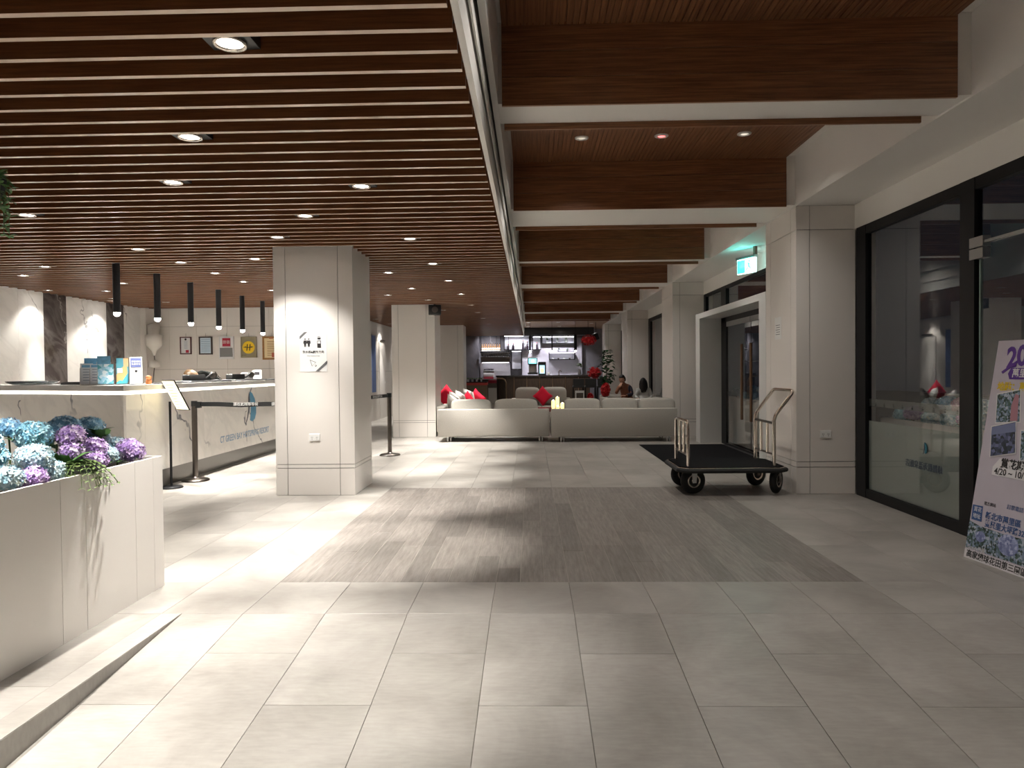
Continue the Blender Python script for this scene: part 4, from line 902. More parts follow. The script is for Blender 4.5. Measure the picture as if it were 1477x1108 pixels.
for k in range(2): MB().cyl((1.605, 7.575+k*0.2, 0.41), (1.605, 7.575+k*0.2, 0.742), 0.015, n=10).build('baluster', CHROME, g1)
MB().cyl((1.605, 7.37, 0.41), (1.605, 7.98, 0.41), 0.012, n=8).build('lower_bar', GUNM, g1)
g2 = MB().tube([(2.48, 7.37, 0.29), (2.48, 7.37, 0.76), (2.50, 7.37, 0.82), (2.66, 7.37, 1.03), (2.675, 7.39, 1.055), (2.68, 7.43, 1.065), (2.68, 7.92, 1.065), (2.675, 7.96, 1.055), (2.66, 7.98, 1.03), (2.50, 7.98, 0.82), (2.48, 7.98, 0.76), (2.48, 7.98, 0.29)], 0.018, 10).build('push_handle', CHROME, cart)
for k in range(2): MB().cyl((2.48, 7.575+k*0.2, 0.41), (2.48, 7.575+k*0.2, 0.73), 0.015, n=10).build('baluster', CHROME, g2)
MB().cyl((2.48, 7.37, 0.41), (2.48, 7.98, 0.41), 0.012, n=8).build('lower_bar', GUNM, g2); MB().cyl((2.48, 7.37, 0.73), (2.48, 7.98, 0.73), 0.014, n=8).build('upper_bar', GUNM, g2)
# door mat
t = thing('door_mat', 'large black entrance mat before the glass doors', 'mat', (1.83, 9.87, 0)); MB().rbox(0, 1.40, 0, 2.35, 0.001, 0.010, 0.003, 1).build('mat_surface', CARPET, t)
MB().box(1.10, 1.47, 0.0, 2.35, 0.001, 0.006).build('mat_border', RUBBER, t)
# exit sign
ex_ = thing('exit_sign', 'green lit running man exit sign hanging under the soffit', 'sign', (2.98, 9.95, 2.60), math.radians(-66))
EG = mat('exit_green', (0.05, 0.5, 0.42), 0.4, emit=(0.03, 0.75, 0.60), es=1.6); EW = mat('exit_white', (0.8, 1, 0.95), 0.4, emit=(0.55, 1.0, 0.92), es=2.2)
MB().box(-0.18, 0.18, -0.012, 0.012, 0, 0.20).build('lit_panel', EW, ex_)
mb = MB(); mb.box(-0.175, -0.02, -0.014, -0.0125, 0.01, 0.19)
mb.build('door_symbol', EG, ex_)
P = lambda pl, o: o.prism(pl, 0, 0.0015, 0, lambda a_, b_, c_: (a_, -0.0145-c_, b_))
mb = MB(); P([(0.065+0.016*math.cos(q*PI/4), 0.162+0.016*math.sin(q*PI/4)) for q in range(8)], mb)
for pl in ([(0.03, 0.14), (0.06, 0.145), (0.075, 0.10), (0.05, 0.085)], [(0.05, 0.095), (0.075, 0.10), (0.10, 0.07), (0.095, 0.025), (0.08, 0.025), (0.082, 0.06)], [(0.05, 0.095), (0.065, 0.09), (0.035, 0.055), (0.0, 0.04), (-0.005, 0.055), (0.03, 0.07)], [(0.055, 0.14), (0.11, 0.11), (0.105, 0.10), (0.06, 0.12)], [(0.035, 0.14), (0.03, 0.13), (0.0, 0.10), (-0.005, 0.11)]): P(pl, mb)
mb.build('running_figure', EG, ex_); MB().box(-0.19, 0.19, -0.03, 0.03, 0.20, 0.235).build('casing', STEEL, ex_); MB().box(0.15, 0.19, -0.02, 0.02, 0.235, 0.345).build('bracket', mat('copper', (0.2, 0.1, 0.07), 0.5), ex_)
la = bpy.data.lights.new('sign_glow', 'AREA'); la.energy = 0.9; la.color = (0.1, 0.95, 0.85); la.size = 0.3; la.size_y = 0.12; la.shape = 'RECTANGLE'
lo = bpy.data.objects.new('sign_glow', la); COL.objects.link(lo); lo.parent = ex_; lo.location = (0, -0.06, 0.14); lo.rotation_euler = (math.radians(115), 0, 0)

# ------------------------------------------------------------------ poster board leaning on the glass
PO = Vector((2.94, 4.93, 0.0)); PU = Vector((0.10198, -0.99479, 0)); PV = Vector((0.16439, 0.016853, 0.98625)); PN = PU.cross(PV)
if PN.x > 0: PN = -PN
po = thing('poster_board', 'tall flower festival poster board leaning against the right window', 'poster', tuple(PO))
def pp_(u, v, h=0.0): return PU*u + PV*v + PN*h
def pquad(pl, h, m, name, th=0.0008):
    return MB().prism(pl, h, h+th, 0, lambda a_, b_, c_: tuple(pp_(a_, b_, c_))).build(name, m, po)
PW, PH = 0.66, 1.487
MB().prism([(0, 0), (PW, 0), (PW, PH), (0.0, PH)], -0.008, 0, 0, lambda a_, b_, c_: tuple(pp_(a_, b_, c_))).build('board', mat('poster_lilac', (0.52, 0.48, 0.55), 0.5, var=0.12, scale=3), po)
def ptext(name, s, u, v, size, m, h=0.002, align='LEFT', bold=0.0, sx=1.0, rot=0.0):
    m4 = frame4(pp_(u, v, h), PU, PV); m4 = m4 @ Matrix.Rotation(rot, 4, 'Z'); z = Vector((m4[0][2], m4[1][2], m4[2][2]))
    return text(name, s, size, m, po, m4, 0.0004, align, bold, sx)
PUR = mat('purple_ink', (0.10, 0.03, 0.26), 0.5); YI = mat('yellow_ink', (0.72, 0.52, 0.02), 0.5); WI = mat('white_ink', (0.72, 0.70, 0.72), 0.5); BI = mat('blue_ink', (0.03, 0.09, 0.26), 0.5); PB = mat('photo_border', (0.70, 0.70, 0.70), 0.5)
ptext('poster_title', '2025', 0.10, 1.36, 0.19, PUR, bold=0.006, rot=0.12, sx=0.9)
MB().prism([(0.07, 1.275), (0.085, 1.262), (0.20, 1.335), (0.19, 1.35)], 0.002, 0.003, 0, lambda a_, b_, c_: tuple(pp_(a_, b_, c_))).build('title_swash', PUR, po)
pquad([(0.15, 1.225), (0.60, 1.225), (0.60, 1.30), (0.15, 1.30), (0.13, 1.262)], 0.0015, PUR, 'title_banner'); ptext('banner_lettering', '萬里繡球花季', 0.165, 1.262, 0.062, WI, 0.003, bold=0.001)
ptext('place_lettering', '地點：萬里高家繡球', 0.055, 1.172, 0.062, YI, bold=0.002)
PH1 = voro('photo_flowers', [(0.15, (0.02, 0.04, 0.03)), (0.4, (0.06, 0.12, 0.10)), (0.7, (0.20, 0.27, 0.40)), (1.0, (0.45, 0.50, 0.58))], 70); PH2 = voro('photo_field', [(0.2, (0.02, 0.03, 0.04)), (0.6, (0.05, 0.07, 0.13)), (1.0, (0.16, 0.18, 0.34))], 44); SKY_ = mat('photo_sky', (0.18, 0.21, 0.36), 0.5)
def photo(pl, m, h, name, k=0.93):
    cx = sum(p[0] for p in pl)/4; cy = sum(p[1] for p in pl)/4; pquad(pl, h, PB, name+'_border'); pquad([(cx+(x-cx)*k, cy+(y-cy)*k) for x, y in pl], h+0.001, m, name)
photo([(0.088, 0.925), (0.30, 0.945), (0.262, 1.164), (0.062, 1.126)], PH1, 0.0015, 'photo')
MB().prism([(0.215, 0.95), (0.275, 0.955), (0.262, 1.05), (0.255, 1.12), (0.225, 1.13), (0.205, 1.05)], 0.004, 0.0045, 0, lambda a_, b_, c_: tuple(pp_(a_, b_, c_))).build('photo_figure', mat('photo_pink', (0.42, 0.20, 0.24), 0.6), po)
photo([(0.33, 0.93), (0.56, 0.95), (0.55, 1.16), (0.31, 1.14)], PH1, 0.0015, 'photo')
photo([(0.09, 0.695), (0.306, 0.744), (0.268, 0.956), (0.06, 0.905)], PH2, 0.003, 'photo'); pquad([(0.075, 0.845), (0.278, 0.885), (0.262, 0.943), (0.07, 0.897)], 0.0052, SKY_, 'photo_sky')
photo([(0.34, 0.70), (0.56, 0.73), (0.54, 0.92), (0.31, 0.90)], PH1, 0.0015, 'photo')
pquad([(0.13, 0.585), (0.52, 0.585), (0.54, 0.64), (0.50, 0.70), (0.18, 0.70), (0.13, 0.64)], 0.0018, WI, 'date_panel')
ptext('date_heading', '賞花期間', 0.195, 0.668, 0.066, INK, 0.004, bold=0.002); ptext('date_lettering', '4/20 ~ 10/10', 0.15, 0.612, 0.058, INK, 0.004, bold=0.001)
ptext('caption_lettering', '官方網站', 0.106, 0.388, 0.026, INK); ptext('caption_lettering', '訂票電話', 0.30, 0.40, 0.034, BI)
pquad([(0.015, 0.262), (0.108, 0.262), (0.100, 0.365), (0.008, 0.362)], 0.0015, BI, 'address_stamp'); ptext('stamp_lettering', '賞花', 0.024, 0.335, 0.036, WI, 0.003); ptext('stamp_lettering', '地址', 0.024, 0.29, 0.036, WI, 0.003)
ptext('address_lettering', '新北市萬里區', 0.135, 0.312, 0.050, BI, 0.0035, bold=0.001); ptext('address_lettering', '雙興里大坪路32-6號', 0.14, 0.258, 0.050, BI, 0.0035, bold=0.001, sx=0.95)
pquad([(0.001, 0.068), (PW-0.001, 0.068), (PW-0.001, 0.235), (0.3, 0.225), (0.1, 0.232), (0.001, 0.25)], 0.0012, PH1, 'flower_photo')
for cx, cy, rr_ in ((0.12, 0.165, 0.045), (0.36, 0.165, 0.085), (0.56, 0.15, 0.07)):
    pquad([(cx+rr_*math.cos(q*PI/8), cy+rr_*0.8*math.sin(q*PI/8)) for q in range(16)], 0.0024, voro('photo_bloom', [(0.2, (0.14, 0.17, 0.36)), (0.6, (0.26, 0.30, 0.52)), (1.0, (0.48, 0.52, 0.70))], 60), 'printed_bloom')
ptext('map_lettering', 'Google地圖', 0.022, 0.078, 0.032, WI, 0.0036)
pquad([(0, 0), (PW, 0), (PW, 0.060), (0, 0.060)], 0.0014, WI, 'footer_strip'); ptext('footer_lettering', '高家繡球花田第三園區', 0.02, 0.03, 0.052, INK, 0.003, bold=0.001)
MB().cyl(tuple(pp_(0.33, 1.0, -0.01)), tuple(pp_(0.33, 1.0, -0.01)+Vector((0.10, 0, -1.0))), 0.01, n=6).build('prop_leg', GUNM, po)

# ------------------------------------------------------------------ lounge: sofas, cushions, table
def cush(parent, name, c, sx, sy, sz, m, rot=(0, 0, 0)):
    b = MB().ell((0, 0, 0), sx/2, sy/2, sz/2, 24, 16, 0, 0.42)
    o = b.build(name, m, parent, c, rot); return o
def sofa(name, lab, loc, rz, wdt, dep, backh, seats, grp='linen sofas of the lounge', arms=(1, 1), legs=True):
    """local: back at y=0 (towards -y is behind), seat towards +y"""
    t = thing(name, lab, 'sofa', loc, rz, grp)
    MB().rbox(-wdt/2, wdt/2, 0, 0.16, 0.095, backh, 0.018, 2).build('backrest', FAB, t)
    MB().rbox(-wdt/2, wdt/2, 0.16, dep, 0.095, 0.30, 0.015, 2).build('seat_base', FAB, t)
    for s_, a_ in zip((-1, 1), arms):
        if a_: MB().rbox(s_*(wdt/2-0.16) if s_ > 0 else -wdt/2, wdt/2 if s_ > 0 else -wdt/2+0.16, 0.16, dep, 0.30, backh-0.05, 0.02, 2).build('armrest', FAB, t)
    iw = wdt-0.16*(arms[0]+arms[1]); x0 = -wdt/2+0.16*arms[0]
    for k in range(seats):
        xc = x0+iw*(k+0.5)/seats
        MB().rbox(xc-iw/seats/2+0.004, xc+iw/seats/2-0.004, 0.17, dep+0.01, 0.30, 0.43, 0.03, 3).build('seat_cushion', FABC, t)
    for sx in (-wdt/2+0.18, wdt/2-0.18):
        for sy_ in (0.06, dep-0.08): MB().cyl((sx, sy_, 0), (sx, sy_, 0.10), 0.018, n=8).cyl((sx+0.05, sy_, 0), (sx+0.05, sy_, 0.10), 0.012, n=6).build('leg', STEEL, t)
    return t
def backcush(t, xs_, zc, wd, hh, y=0.26, m=None):
    for x, w0 in zip(xs_, wd):
        o = cush(t, 'back_cushion', (x, y, zc), w0, 0.22, hh, m or FABC, (math.radians(-14), 0, 0))
s1_ = sofa('sofa', 'long pale linen sofa seen from behind, left one', (-0.69, 12.92, 0), 0, 2.03, 0.85, 0.595, 3, arms=(1, 0)); backcush(s1_, (-0.42, 0.41), 0.585, (0.75, 0.80), 0.36)
s2_ = sofa('sofa', 'long pale linen sofa seen from behind, right one beside the entrance mat', (1.475, 12.78, 0), 0, 2.25, 0.85, 0.595, 3, arms=(0, 1)); backcush(s2_, (-0.55, 0.125, 0.80), 0.59, (0.66, 0.66, 0.66), 0.36)
s3_ = sofa('sofa', 'linen sofa along the left side of the lounge piled with cushions', (-1.86, 15.4, 0), -PI/2, 2.9, 0.85, 0.60, 3)
s4_ = sofa('sofa', 'two seat linen sofa facing the camera in front of the bar', (0.24, 17.9, 0), PI, 1.46, 0.85, 0.60, 2); backcush(s4_, (-0.33, 0.33), 0.66, (0.60, 0.60), 0.42)
def pillow(x, y, z, s_, m, lab, rx=0.0, ry=0.0, rz=0.0, grp='scatter cushions on the lounge sofas'):
    t = tag(place('scatter_cushion', None), lab, 'cushion', grp) if False else None
    mb = MB(); n_ = 10; vs = []
    for side in (1, -1):
        for i in range(n_+1):
            for j in range(n_+1):
                u, v = i/n_*2-1, j/n_*2-1; th = (max(0, (1-u**4)*(1-v**4)))**0.5*0.07*side; sc2 = 1-0.10*(1-abs(u)**2)*abs(v)**3-0.10*(1-abs(v)**2)*abs(u)**3
                vs.append(((u*sc2)*s_/2, th, (v*sc2)*s_/2))
    N = (n_+1)**2; fs = []
    for sd in (0, 1):
        for i in range(n_):
            for j in range(n_):
                q = [sd*N+i*(n_+1)+j, sd*N+(i+1)*(n_+1)+j, sd*N+(i+1)*(n_+1)+j+1, sd*N+i*(n_+1)+j+1]; fs.append(tuple(q if sd == 0 else reversed(q)))
    mb.add(vs, fs, 0, True); o = mb.build('scatter_cushion', m, None, (x, y, z), (rx, ry, rz)); return tag(o, lab, 'cushion', grp)
pillow(-1.80, 15.15, 0.75, 0.38, RED, 'red cushion standing on its corner against the second column', 0, PI/4, -0.3)
pillow(-1.55, 14.25, 0.62, 0.36, FABW, 'pale grey cushion leftmost in the pile, before the red one', 0.5, 0.5, -0.6)
pillow(-1.58, 14.95, 0.65, 0.38, FABW, 'pale grey cushion second in the pile on the left sofa', 0.5, 0.4, -0.9)
pillow(-1.52, 15.5, 0.66, 0.38, FABW, 'white cushion in the middle of the left sofa', 0.4, 0.3, -1.0)
pillow(-1.38, 15.55, 0.62, 0.36, RED, 'red cushion leaning in the middle of the left sofa', 0.3, 0.9, -0.4)
pillow(-1.42, 16.3, 0.68, 0.38, FABW, 'pale cushion at the far end of the left sofa', 0.3, 0.2, -0.9)
pillow(-1.25, 16.4, 0.64, 0.36, RED, 'small red cushion at the far end of the left sofa', 0.2, 0.7, -0.3)
pillow(-1.35, 14.1, 0.50, 0.40, RED, 'flat red cushion lying behind the near sofa back', 1.3, 0.1, 0.2)
pillow(0.28, 17.40, 0.66, 0.36, RED, 'red cushion on its corner on the far two seat sofa', -0.25, PI/4, 0)
# low table with candles
t = thing('coffee_table', 'dark red topped coffee table between the sofas', 'table', (0.35, 15.4, 0))
MB().rbox(-0.45, 0.45, -0.45, 0.45, 0.42, 0.47, 0.01, 2).build('tabletop', mat('red_lacquer', (0.16, 0.02, 0.025), 0.2), t)
for sx in (-.38, .38):
    for sy_ in (-.38, .38): MB().cyl((sx, sy_, 0), (sx, sy_, 0.42), 0.025, n=8).build('leg', BLACKM, t)
CG = mat('candle_glow', (1, 0.8, 0.4), 0.4, emit=(1.0, 0.72, 0.28), es=0.75)
for k, (x, y, h) in enumerate([(0.47, 15.3, 0.17), (0.57, 15.6, 0.23), (0.66, 15.2, 0.12), (0.56, 15.15, 0.06)]):
    t = thing('candle_glass', ['tallest left glowing candle glass on the coffee table', 'rear glowing candle glass on the coffee table', 'right glowing candle glass on the coffee table', 'low front glowing candle glass on the coffee table'][k], 'candle', (x, y, 0.47), 0, 'glowing candles on the coffee table')
    MB().lathe([(0.035, 0), (0.042, h*0.4), (0.038, h)], n=12).build('glass', CG, t); MB().cyl((0, 0, h), (0, 0, h+0.01), 0.012, n=6).build('wick', LITW, t)

# ------------------------------------------------------------------ people
def skin_mesh(name, joints, edges, m, parent, sub=2):
    me = bpy.data.meshes.new(name); me.from_pydata([j[0] for j in joints], edges, []); o = bpy.data.objects.new(name, me); COL.objects.link(o)
    md = o.modifiers.new('s', 'SKIN'); md.use_smooth_shade = True; o.modifiers.new('d', 'SUBSURF').levels = sub
    for v, j in zip(me.skin_vertices[0].data, joints): v.radius = (j[1], j[2] if len(j) > 2 else j[1])
    me.skin_vertices[0].data[0].use_root = True
    dg = bpy.context.evaluated_depsgraph_get(); m2 = bpy.data.meshes.new_from_object(o.evaluated_get(dg)); bpy.data.objects.remove(o)
    m2.materials.clear(); m2.materials.append(m); 
    for p in m2.polygons: p.use_smooth = True
    return place(name, m2, parent)
def head(t, c, rz, tilt, hair, long=False, bun=False):
    m4 = Matrix.Translation(c) @ Matrix.Rotation(rz, 4, 'Z') @ Matrix.Rotation(tilt, 4, 'X')    # face towards local -y
    b = MB(); n_, m_ = 20, 16; vs = []
    for i in range(m_+1):
        ph = -PI/2+PI*i/m_
        for k in range(n_):
            th = 2*PI*k/n_; x = math.cos(ph)*math.cos(th); y = math.cos(ph)*math.sin(th); z = math.sin(ph)
            j = 1-0.28*max(0, -z)**1.2; p = Vector((x*0.075*j, y*0.092*(1-0.15*max(0, -z)), z*0.115))
            if abs(x) < 0.22 and y < -0.6 and -0.35 < z < 0.1: p.y -= 0.018*(1-abs(x)/0.22)
            if abs(abs(x)-0.35) < 0.18 and y < -0.6 and 0.0 < z < 0.3: p.y += 0.008
            vs.append(p)
    fs = [(i*n_+k, i*n_+(k+1) % n_, (i+1)*n_+(k+1) % n_, (i+1)*n_+k) for i in range(m_) for k in range(n_)]
    b.add(vs, fs, 0, True)
    for s_ in (-1, 1): b.ell((s_*0.076, 0.005, -0.005), 0.010, 0.020, 0.030, 8, 6)
    o = b.build('head', SKIN, t); o.matrix_local = m4
    e = MB()
    for s_ in (-1, 1): e.ell((s_*0.028, -0.078, 0.008), 0.011, 0.006, 0.006, 8, 5)
    e.build('eyes', INK, o); MB().ell((0, -0.078, -0.052), 0.022, 0.008, 0.007, 8, 5).build('mouth', mat('lips', (0.3, 0.09, 0.08), 0.5), o)
    h = MB(); vs = []
    for i in range(m_+1):
        ph = -PI/2+PI*i/m_
        for k in range(n_):
            th = 2*PI*k/n_; x = math.cos(ph)*math.cos(th); y = math.cos(ph)*math.sin(th); z = math.sin(ph)
            f = 1.14
            front = y < -0.25 and z < 0.42
            if front or (z < -0.45): f = 0.72
            vs.append(Vector((x*0.078*f, y*0.095*f+0.004, z*0.118*f+0.004)))
    h.add(vs, fs, 0, True)
    if long:
        for q in range(11):
            a_ = -0.3+(PI+0.6)*q/10; x0, y0 = math.cos(a_)*0.078, math.sin(a_)*0.088
            h.tube([(x0*0.9, y0*0.9, 0.06), (x0*1.1, y0*1.05+0.005, -0.03), (x0*1.15, y0*1.15+0.01, -0.13), (x0*1.0, y0*1.2+0.015, -0.24)], 0.02, 6, 0, [0.022, 0.028, 0.026, 0.012])
    if bun: h.ell((0, 0.09, 0.06), 0.04, 0.04, 0.04, 10, 7)
    h.build('hair', hair, o)
    return o
def hand(t, wrist, d, palmn, s_=1.0):
    """palm and five bent fingers grown from the wrist along d"""
    w0 = Vector(wrist); d = Vector(d).normalized(); n_ = Vector(palmn); n_ = (n_-d*n_.dot(d)).normalized(); sd = d.cross(n_)
    mb = MB(); pc = w0+d*0.045*s_; m4 = frame4(pc, sd, d)
    mb.ell((0, 0, 0), 0.040*s_, 0.050*s_, 0.015*s_, 10, 7, mat4=m4) if False else mb.ell(pc, 0.040*s_, 0.050*s_, 0.015*s_, 10, 7, 0, 0.8, m4.to_3x3().to_4x4())
    for k, ln in enumerate((0.070, 0.080, 0.075, 0.060)):
        b = pc+d*0.035*s_+sd*(0.028-0.0185*k)*s_; p1 = b+d*ln*0.4*s_+n_*0.006; p2 = p1+(d*0.8+n_*0.6).normalized()*ln*0.33*s_; p3 = p2+(d*0.4+n_*0.9).normalized()*ln*0.27*s_
        mb.tube([b, p1, p2, p3], 0.008, 6, 0, [0.0095*s_, 0.009*s_, 0.008*s_, 0.006*s_])
    b = w0+sd*0.025*s_+d*0.015*s_; mb.tube([b, b+(sd+d*0.7).normalized()*0.03*s_, b+(sd*0.5+d*1.2+n_*0.4).normalized()*0.06*s_], 0.009, 6, 0, [0.012*s_, 0.010*s_, 0.007*s_])
    return mb.build('hand', SKIN, t)
# guest 1: seated, leaning to the left, hand at the chin
p1 = thing('person', 'seated guest in brown top and dark jacket resting chin on hand', 'person', (2.52, 19.0, 0))
J = [((0.02, 0, 0.47), .13, .11), ((0.0, -0.02, 0.62), .12, .10), ((-0.04, -0.03, 0.78), .13, .10), ((-0.08, -0.04, 0.90), .07, .06), ((-0.11, -0.06, 0.98), .045),
     ((-0.20, -0.10, 0.84), .055), ((-0.30, -0.22, 0.66), .045), ((-0.19, -0.24, 0.84), .034), ((0.08, 0.06, 0.84), .055), ((0.12, -0.10, 0.62), .045), ((-0.05, -0.24, 0.60), .034),
     ((-0.08, -0.10, 0.46), .09), ((-0.16, -0.50, 0.47), .07), ((-0.18, -0.50, 0.10), .05), ((-0.18, -0.60, 0.05), .04), ((0.12, -0.10, 0.46), .09), ((0.14, -0.50, 0.47), .07), ((0.15, -0.50, 0.10), .05), ((0.15, -0.60, 0.05), .04)]
E_ = [(0,1),(1,2),(2,3),(3,4),(2,5),(5,6),(6,7),(2,8),(8,9),(9,10),(0,11),(11,12),(12,13),(13,14),(0,15),(15,16),(16,17),(17,18)]
skin_mesh('body', J, E_, mat('brown_top', (0.20, 0.07, 0.035), 0.8), p1)
J2 = [((0.03, 0.02, 0.50), .14, .125), ((0.04, 0.02, 0.66), .13, .11), ((0.03, 0.01, 0.80), .12, .10), ((0.10, 0.04, 0.84), .065), ((0.135, -0.08, 0.63), .056), ((-0.03, -0.22, 0.605), .044)]
skin_mesh('jacket', J2, [(0,1),(1,2),(2,3),(3,4),(4,5)], mat('dark_jacket', (0.015, 0.015, 0.03), 0.8), p1)
head(p1, (-0.12, -0.07, 1.02), -0.7, 0.25, HAIR); hand(p1, (-0.19, -0.24, 0.83), (0.15, 0.25, 0.6), (0.6, 0.6, 0)); hand(p1, (-0.05, -0.24, 0.60), (-0.9, -0.2, 0.1), (0, 0, -1))
p2 = thing('person', 'seated guest with long black hair in a white top', 'person', (3.02, 19.2, 0))
J = [((0, 0, 0.46), .13, .11), ((0.0, 0.0, 0.60), .115, .10), ((-0.01, -0.02, 0.73), .12, .09), ((-0.02, -0.03, 0.82), .06), ((-0.02, -0.04, 0.89), .042),
     ((-0.16, -0.05, 0.74), .05), ((-0.24, -0.10, 0.56), .042), ((-0.22, -0.30, 0.52), .032), ((0.14, -0.04, 0.74), .05), ((0.18, -0.10, 0.56), .042), ((0.10, -0.28, 0.52), .032),
     ((-0.09, -0.10, 0.45), .085), ((-0.11, -0.46, 0.46), .065), ((-0.11, -0.46, 0.10), .045), ((-0.11, -0.56, 0.05), .038), ((0.09, -0.10, 0.45), .085), ((0.11, -0.46, 0.46), .065), ((0.11, -0.46, 0.10), .045), ((0.11, -0.56, 0.05), .038)]
skin_mesh('body', J, E_, mat('white_top', (0.50, 0.49, 0.46), 0.8), p2); head(p2, (-0.03, -0.06, 0.93), 2.6, -0.2, HAIR, long=True)
hand(p2, (-0.22, -0.30, 0.52), (-0.2, -1, 0), (0, 0, -1)); hand(p2, (0.10, -0.28, 0.52), (-0.4, -1, 0), (0, 0, -1))
s5_ = sofa('sofa', 'linen sofa under the seated guests by the window', (2.62, 19.62, 0), PI, 1.5, 0.85, 0.60, 2)
t = thing('side_table', 'pale side table in front of the seated guests', 'table', (2.95, 17.6, 0)); MB().rbox(-0.4, 0.4, -0.25, 0.25, 0.52, 0.56, 0.008, 1).build('tabletop', FABW, t)
for sx in (-.35, .35):
    for sy_ in (-.2, .2): MB().cyl((sx, sy_, 0), (sx, sy_, 0.52), 0.02, n=8).build('leg', STEEL, t)
s6_ = sofa('sofa', 'short linen sofa by the right pilaster before the guests', (3.2, 15.9, 0), PI/2, 1.5, 0.75, 0.52, 2); pillow(3.10, 16.1, 0.60, 0.34, RED, 'red cushion by the right window beside the white-topped guest', 0.2, 0.7, 1.2)
# receptionist bent over the counter
p3 = thing('person', 'brown haired receptionist in black bent over behind the counter', 'person', (-5.13, 10.85, 0))
J = [((0.18, 0.22, 0.62), .14, .12), ((0.17, 0.20, 0.92), .13, .11), ((0.16, 0.12, 1.33), .17, .14), ((0.08, 0.03, 1.30), .09, .07), ((0.02, -0.06, 1.25), .045),
     ((-0.03, 0.16, 1.08), .055), ((-0.12, -0.05, 0.95), .045), ((-0.02, -0.22, 1.0), .034), ((0.30, 0.02, 1.10), .06), ((0.34, -0.16, 0.95), .045), ((0.22, -0.3, 1.0), .034),
     ((0.10, 0.12, 0.56), .09), ((0.10, -0.28, 0.55), .07), ((0.10, -0.28, 0.12), .05), ((0.10, -0.38, 0.05), .04), ((0.27, 0.12, 0.56), .09), ((0.28, -0.28, 0.55), .07), ((0.28, -0.28, 0.12), .05), ((0.28, -0.38, 0.05), .04)]
skin_mesh('body', J, E_, mat('black_shirt', (0.008, 0.009, 0.008), 0.9, spec=0.1), p3); head(p3, (-0.03, -0.12, 1.235), -0.5, 0.9, HAIRB, long=False)
hand(p3, (-0.02, -0.22, 1.0), (0.2, -1, 0.1), (0, 0, -1)); hand(p3, (0.22, -0.3, 1.0), (-0.2, -1, 0.1), (0, 0, -1))
t = thing('office_chair', 'black office chair under the bent receptionist', 'chair', (-5.0, 11.12, 0)); MB().rbox(-0.22, 0.22, -0.22, 0.22, 0.42, 0.49, 0.02, 2).build('seat', BLACKP, t); MB().rbox(-0.2, 0.2, 0.22, 0.27, 0.55, 1.0, 0.02, 2).build('backrest', BLACKP, t); MB().cyl((0, 0, 0.08), (0, 0, 0.42), 0.03, n=10).build('column', STEEL, t)
for k in range(5): MB().cyl((0, 0, 0.09), (0.25*math.cos(k*1.2566), 0.25*math.sin(k*1.2566), 0.05), 0.018, n=6).build('foot', BLACKP, t)

# ------------------------------------------------------------------ bar
DKW = grain('bar_wood', (0.035, 0.024, 0.018), (0.09, 0.064, 0.048), 0.35, (14, 14, 1), 3, 0.1)
bar = thing('bar_counter', 'dark wood bar counter with curved bronze edged end', 'counter', (0, 0, 0))
# rounded left end
poly = [(2.05, 25.0), (2.05, 25.75), (-0.85, 25.75)] + [(-0.85+0.375*math.cos(a_)*1.0, 25.375+0.375*math.sin(a_)) for a_ in [PI/2+PI*k/10 for k in range(11)]]
MB().prism(poly, 0.0, 1.06).build('body', DKW, bar); MB().prism([(x*1.0+(0.03 if x > 0 else -0.03), 25.375+(y-25.375)*1.08) for x, y in poly], 1.06, 1.11).build('worktop', mat('bar_top', (0.05, 0.045, 0.045), 0.15), bar)
BRZ = mat('bronze', (0.45, 0.33, 0.22), 0.3, 1.0)
MB().tube([(-1.20, 25.0, 1.02), (-1.0, 24.98, 1.01), (-0.92, 24.98, 0.96), (-0.88, 24.98, 0.86), (-0.87, 24.98, 0.4), (-0.87, 24.98, 0.0)], 0.028, 8).build('bronze_arch', BRZ, bar)
for x in (-0.6, -0.15, 0.3, 0.75, 1.2, 1.65): MB().box(x-0.008, x+0.008, 24.985, 25.0, 0.02, 1.04).build('bronze_strip', BRZ, bar)
# rear fittings
LIB = mat('lit_back', (0.8, 0.8, 0.85), 0.5)
def shelf(x0, x1, z0, z1, lab, y=29.5, divs=(), led=30):
    t = thing('wall_shelf', lab, 'shelf', (0, 0, 0), 0, 'lit box shelves behind the bar'); th = 0.025; d = 0.28
    MB().box(x0, x1, y-d, y, z0, z0+th).build('bottom_board', BLACKM, t); MB().box(x0, x1, y-d, y, z1-th, z1).build('top_board', BLACKM, t)
    for x in (x0, x1-th) + tuple(divs): MB().box(x, x+th, y-d, y, z0+th, z1-th).build('side_board', BLACKM, t)
    MB().box(x0+th, x1-th, y-0.01, y+0.2, z0+th, z1-th).build('back_board', LIB, t); MB().box(x0+th, x1-th, y-d+0.02, y-d+0.04, z1-th-0.012, z1-th-0.001).build('light_strip', LEDS, t); return t
shelf(-1.10, -0.05, 2.12, 2.72, 'large lit box shelf with wine bottles, left of the bar shelves'); shelf(0.07, 0.42, 2.12, 2.67, 'narrow lit box shelf with a single bottle')
shelf(0.45, 1.80, 2.36, 2.67, 'long lit box shelf with three potted topiaries', divs=(0.84,)); shelf(0.74, 1.80, 1.70, 2.02, 'lower lit box shelf with bowls')
shelf(-0.80, -0.38, 1.32, 2.10, 'tall lit box shelf holding small plants')
t = thing('back_bar', 'low stainless back counter behind the bar', 'counter', (0, 0, 0)); MB().box(-2.2, 2.1, 28.9, 29.5, 0, 0.92).build('cabinet', DKW, t); MB().box(-2.22, 2.12, 28.86, 29.5, 0.92, 0.96).build('worktop', STEEL, t)
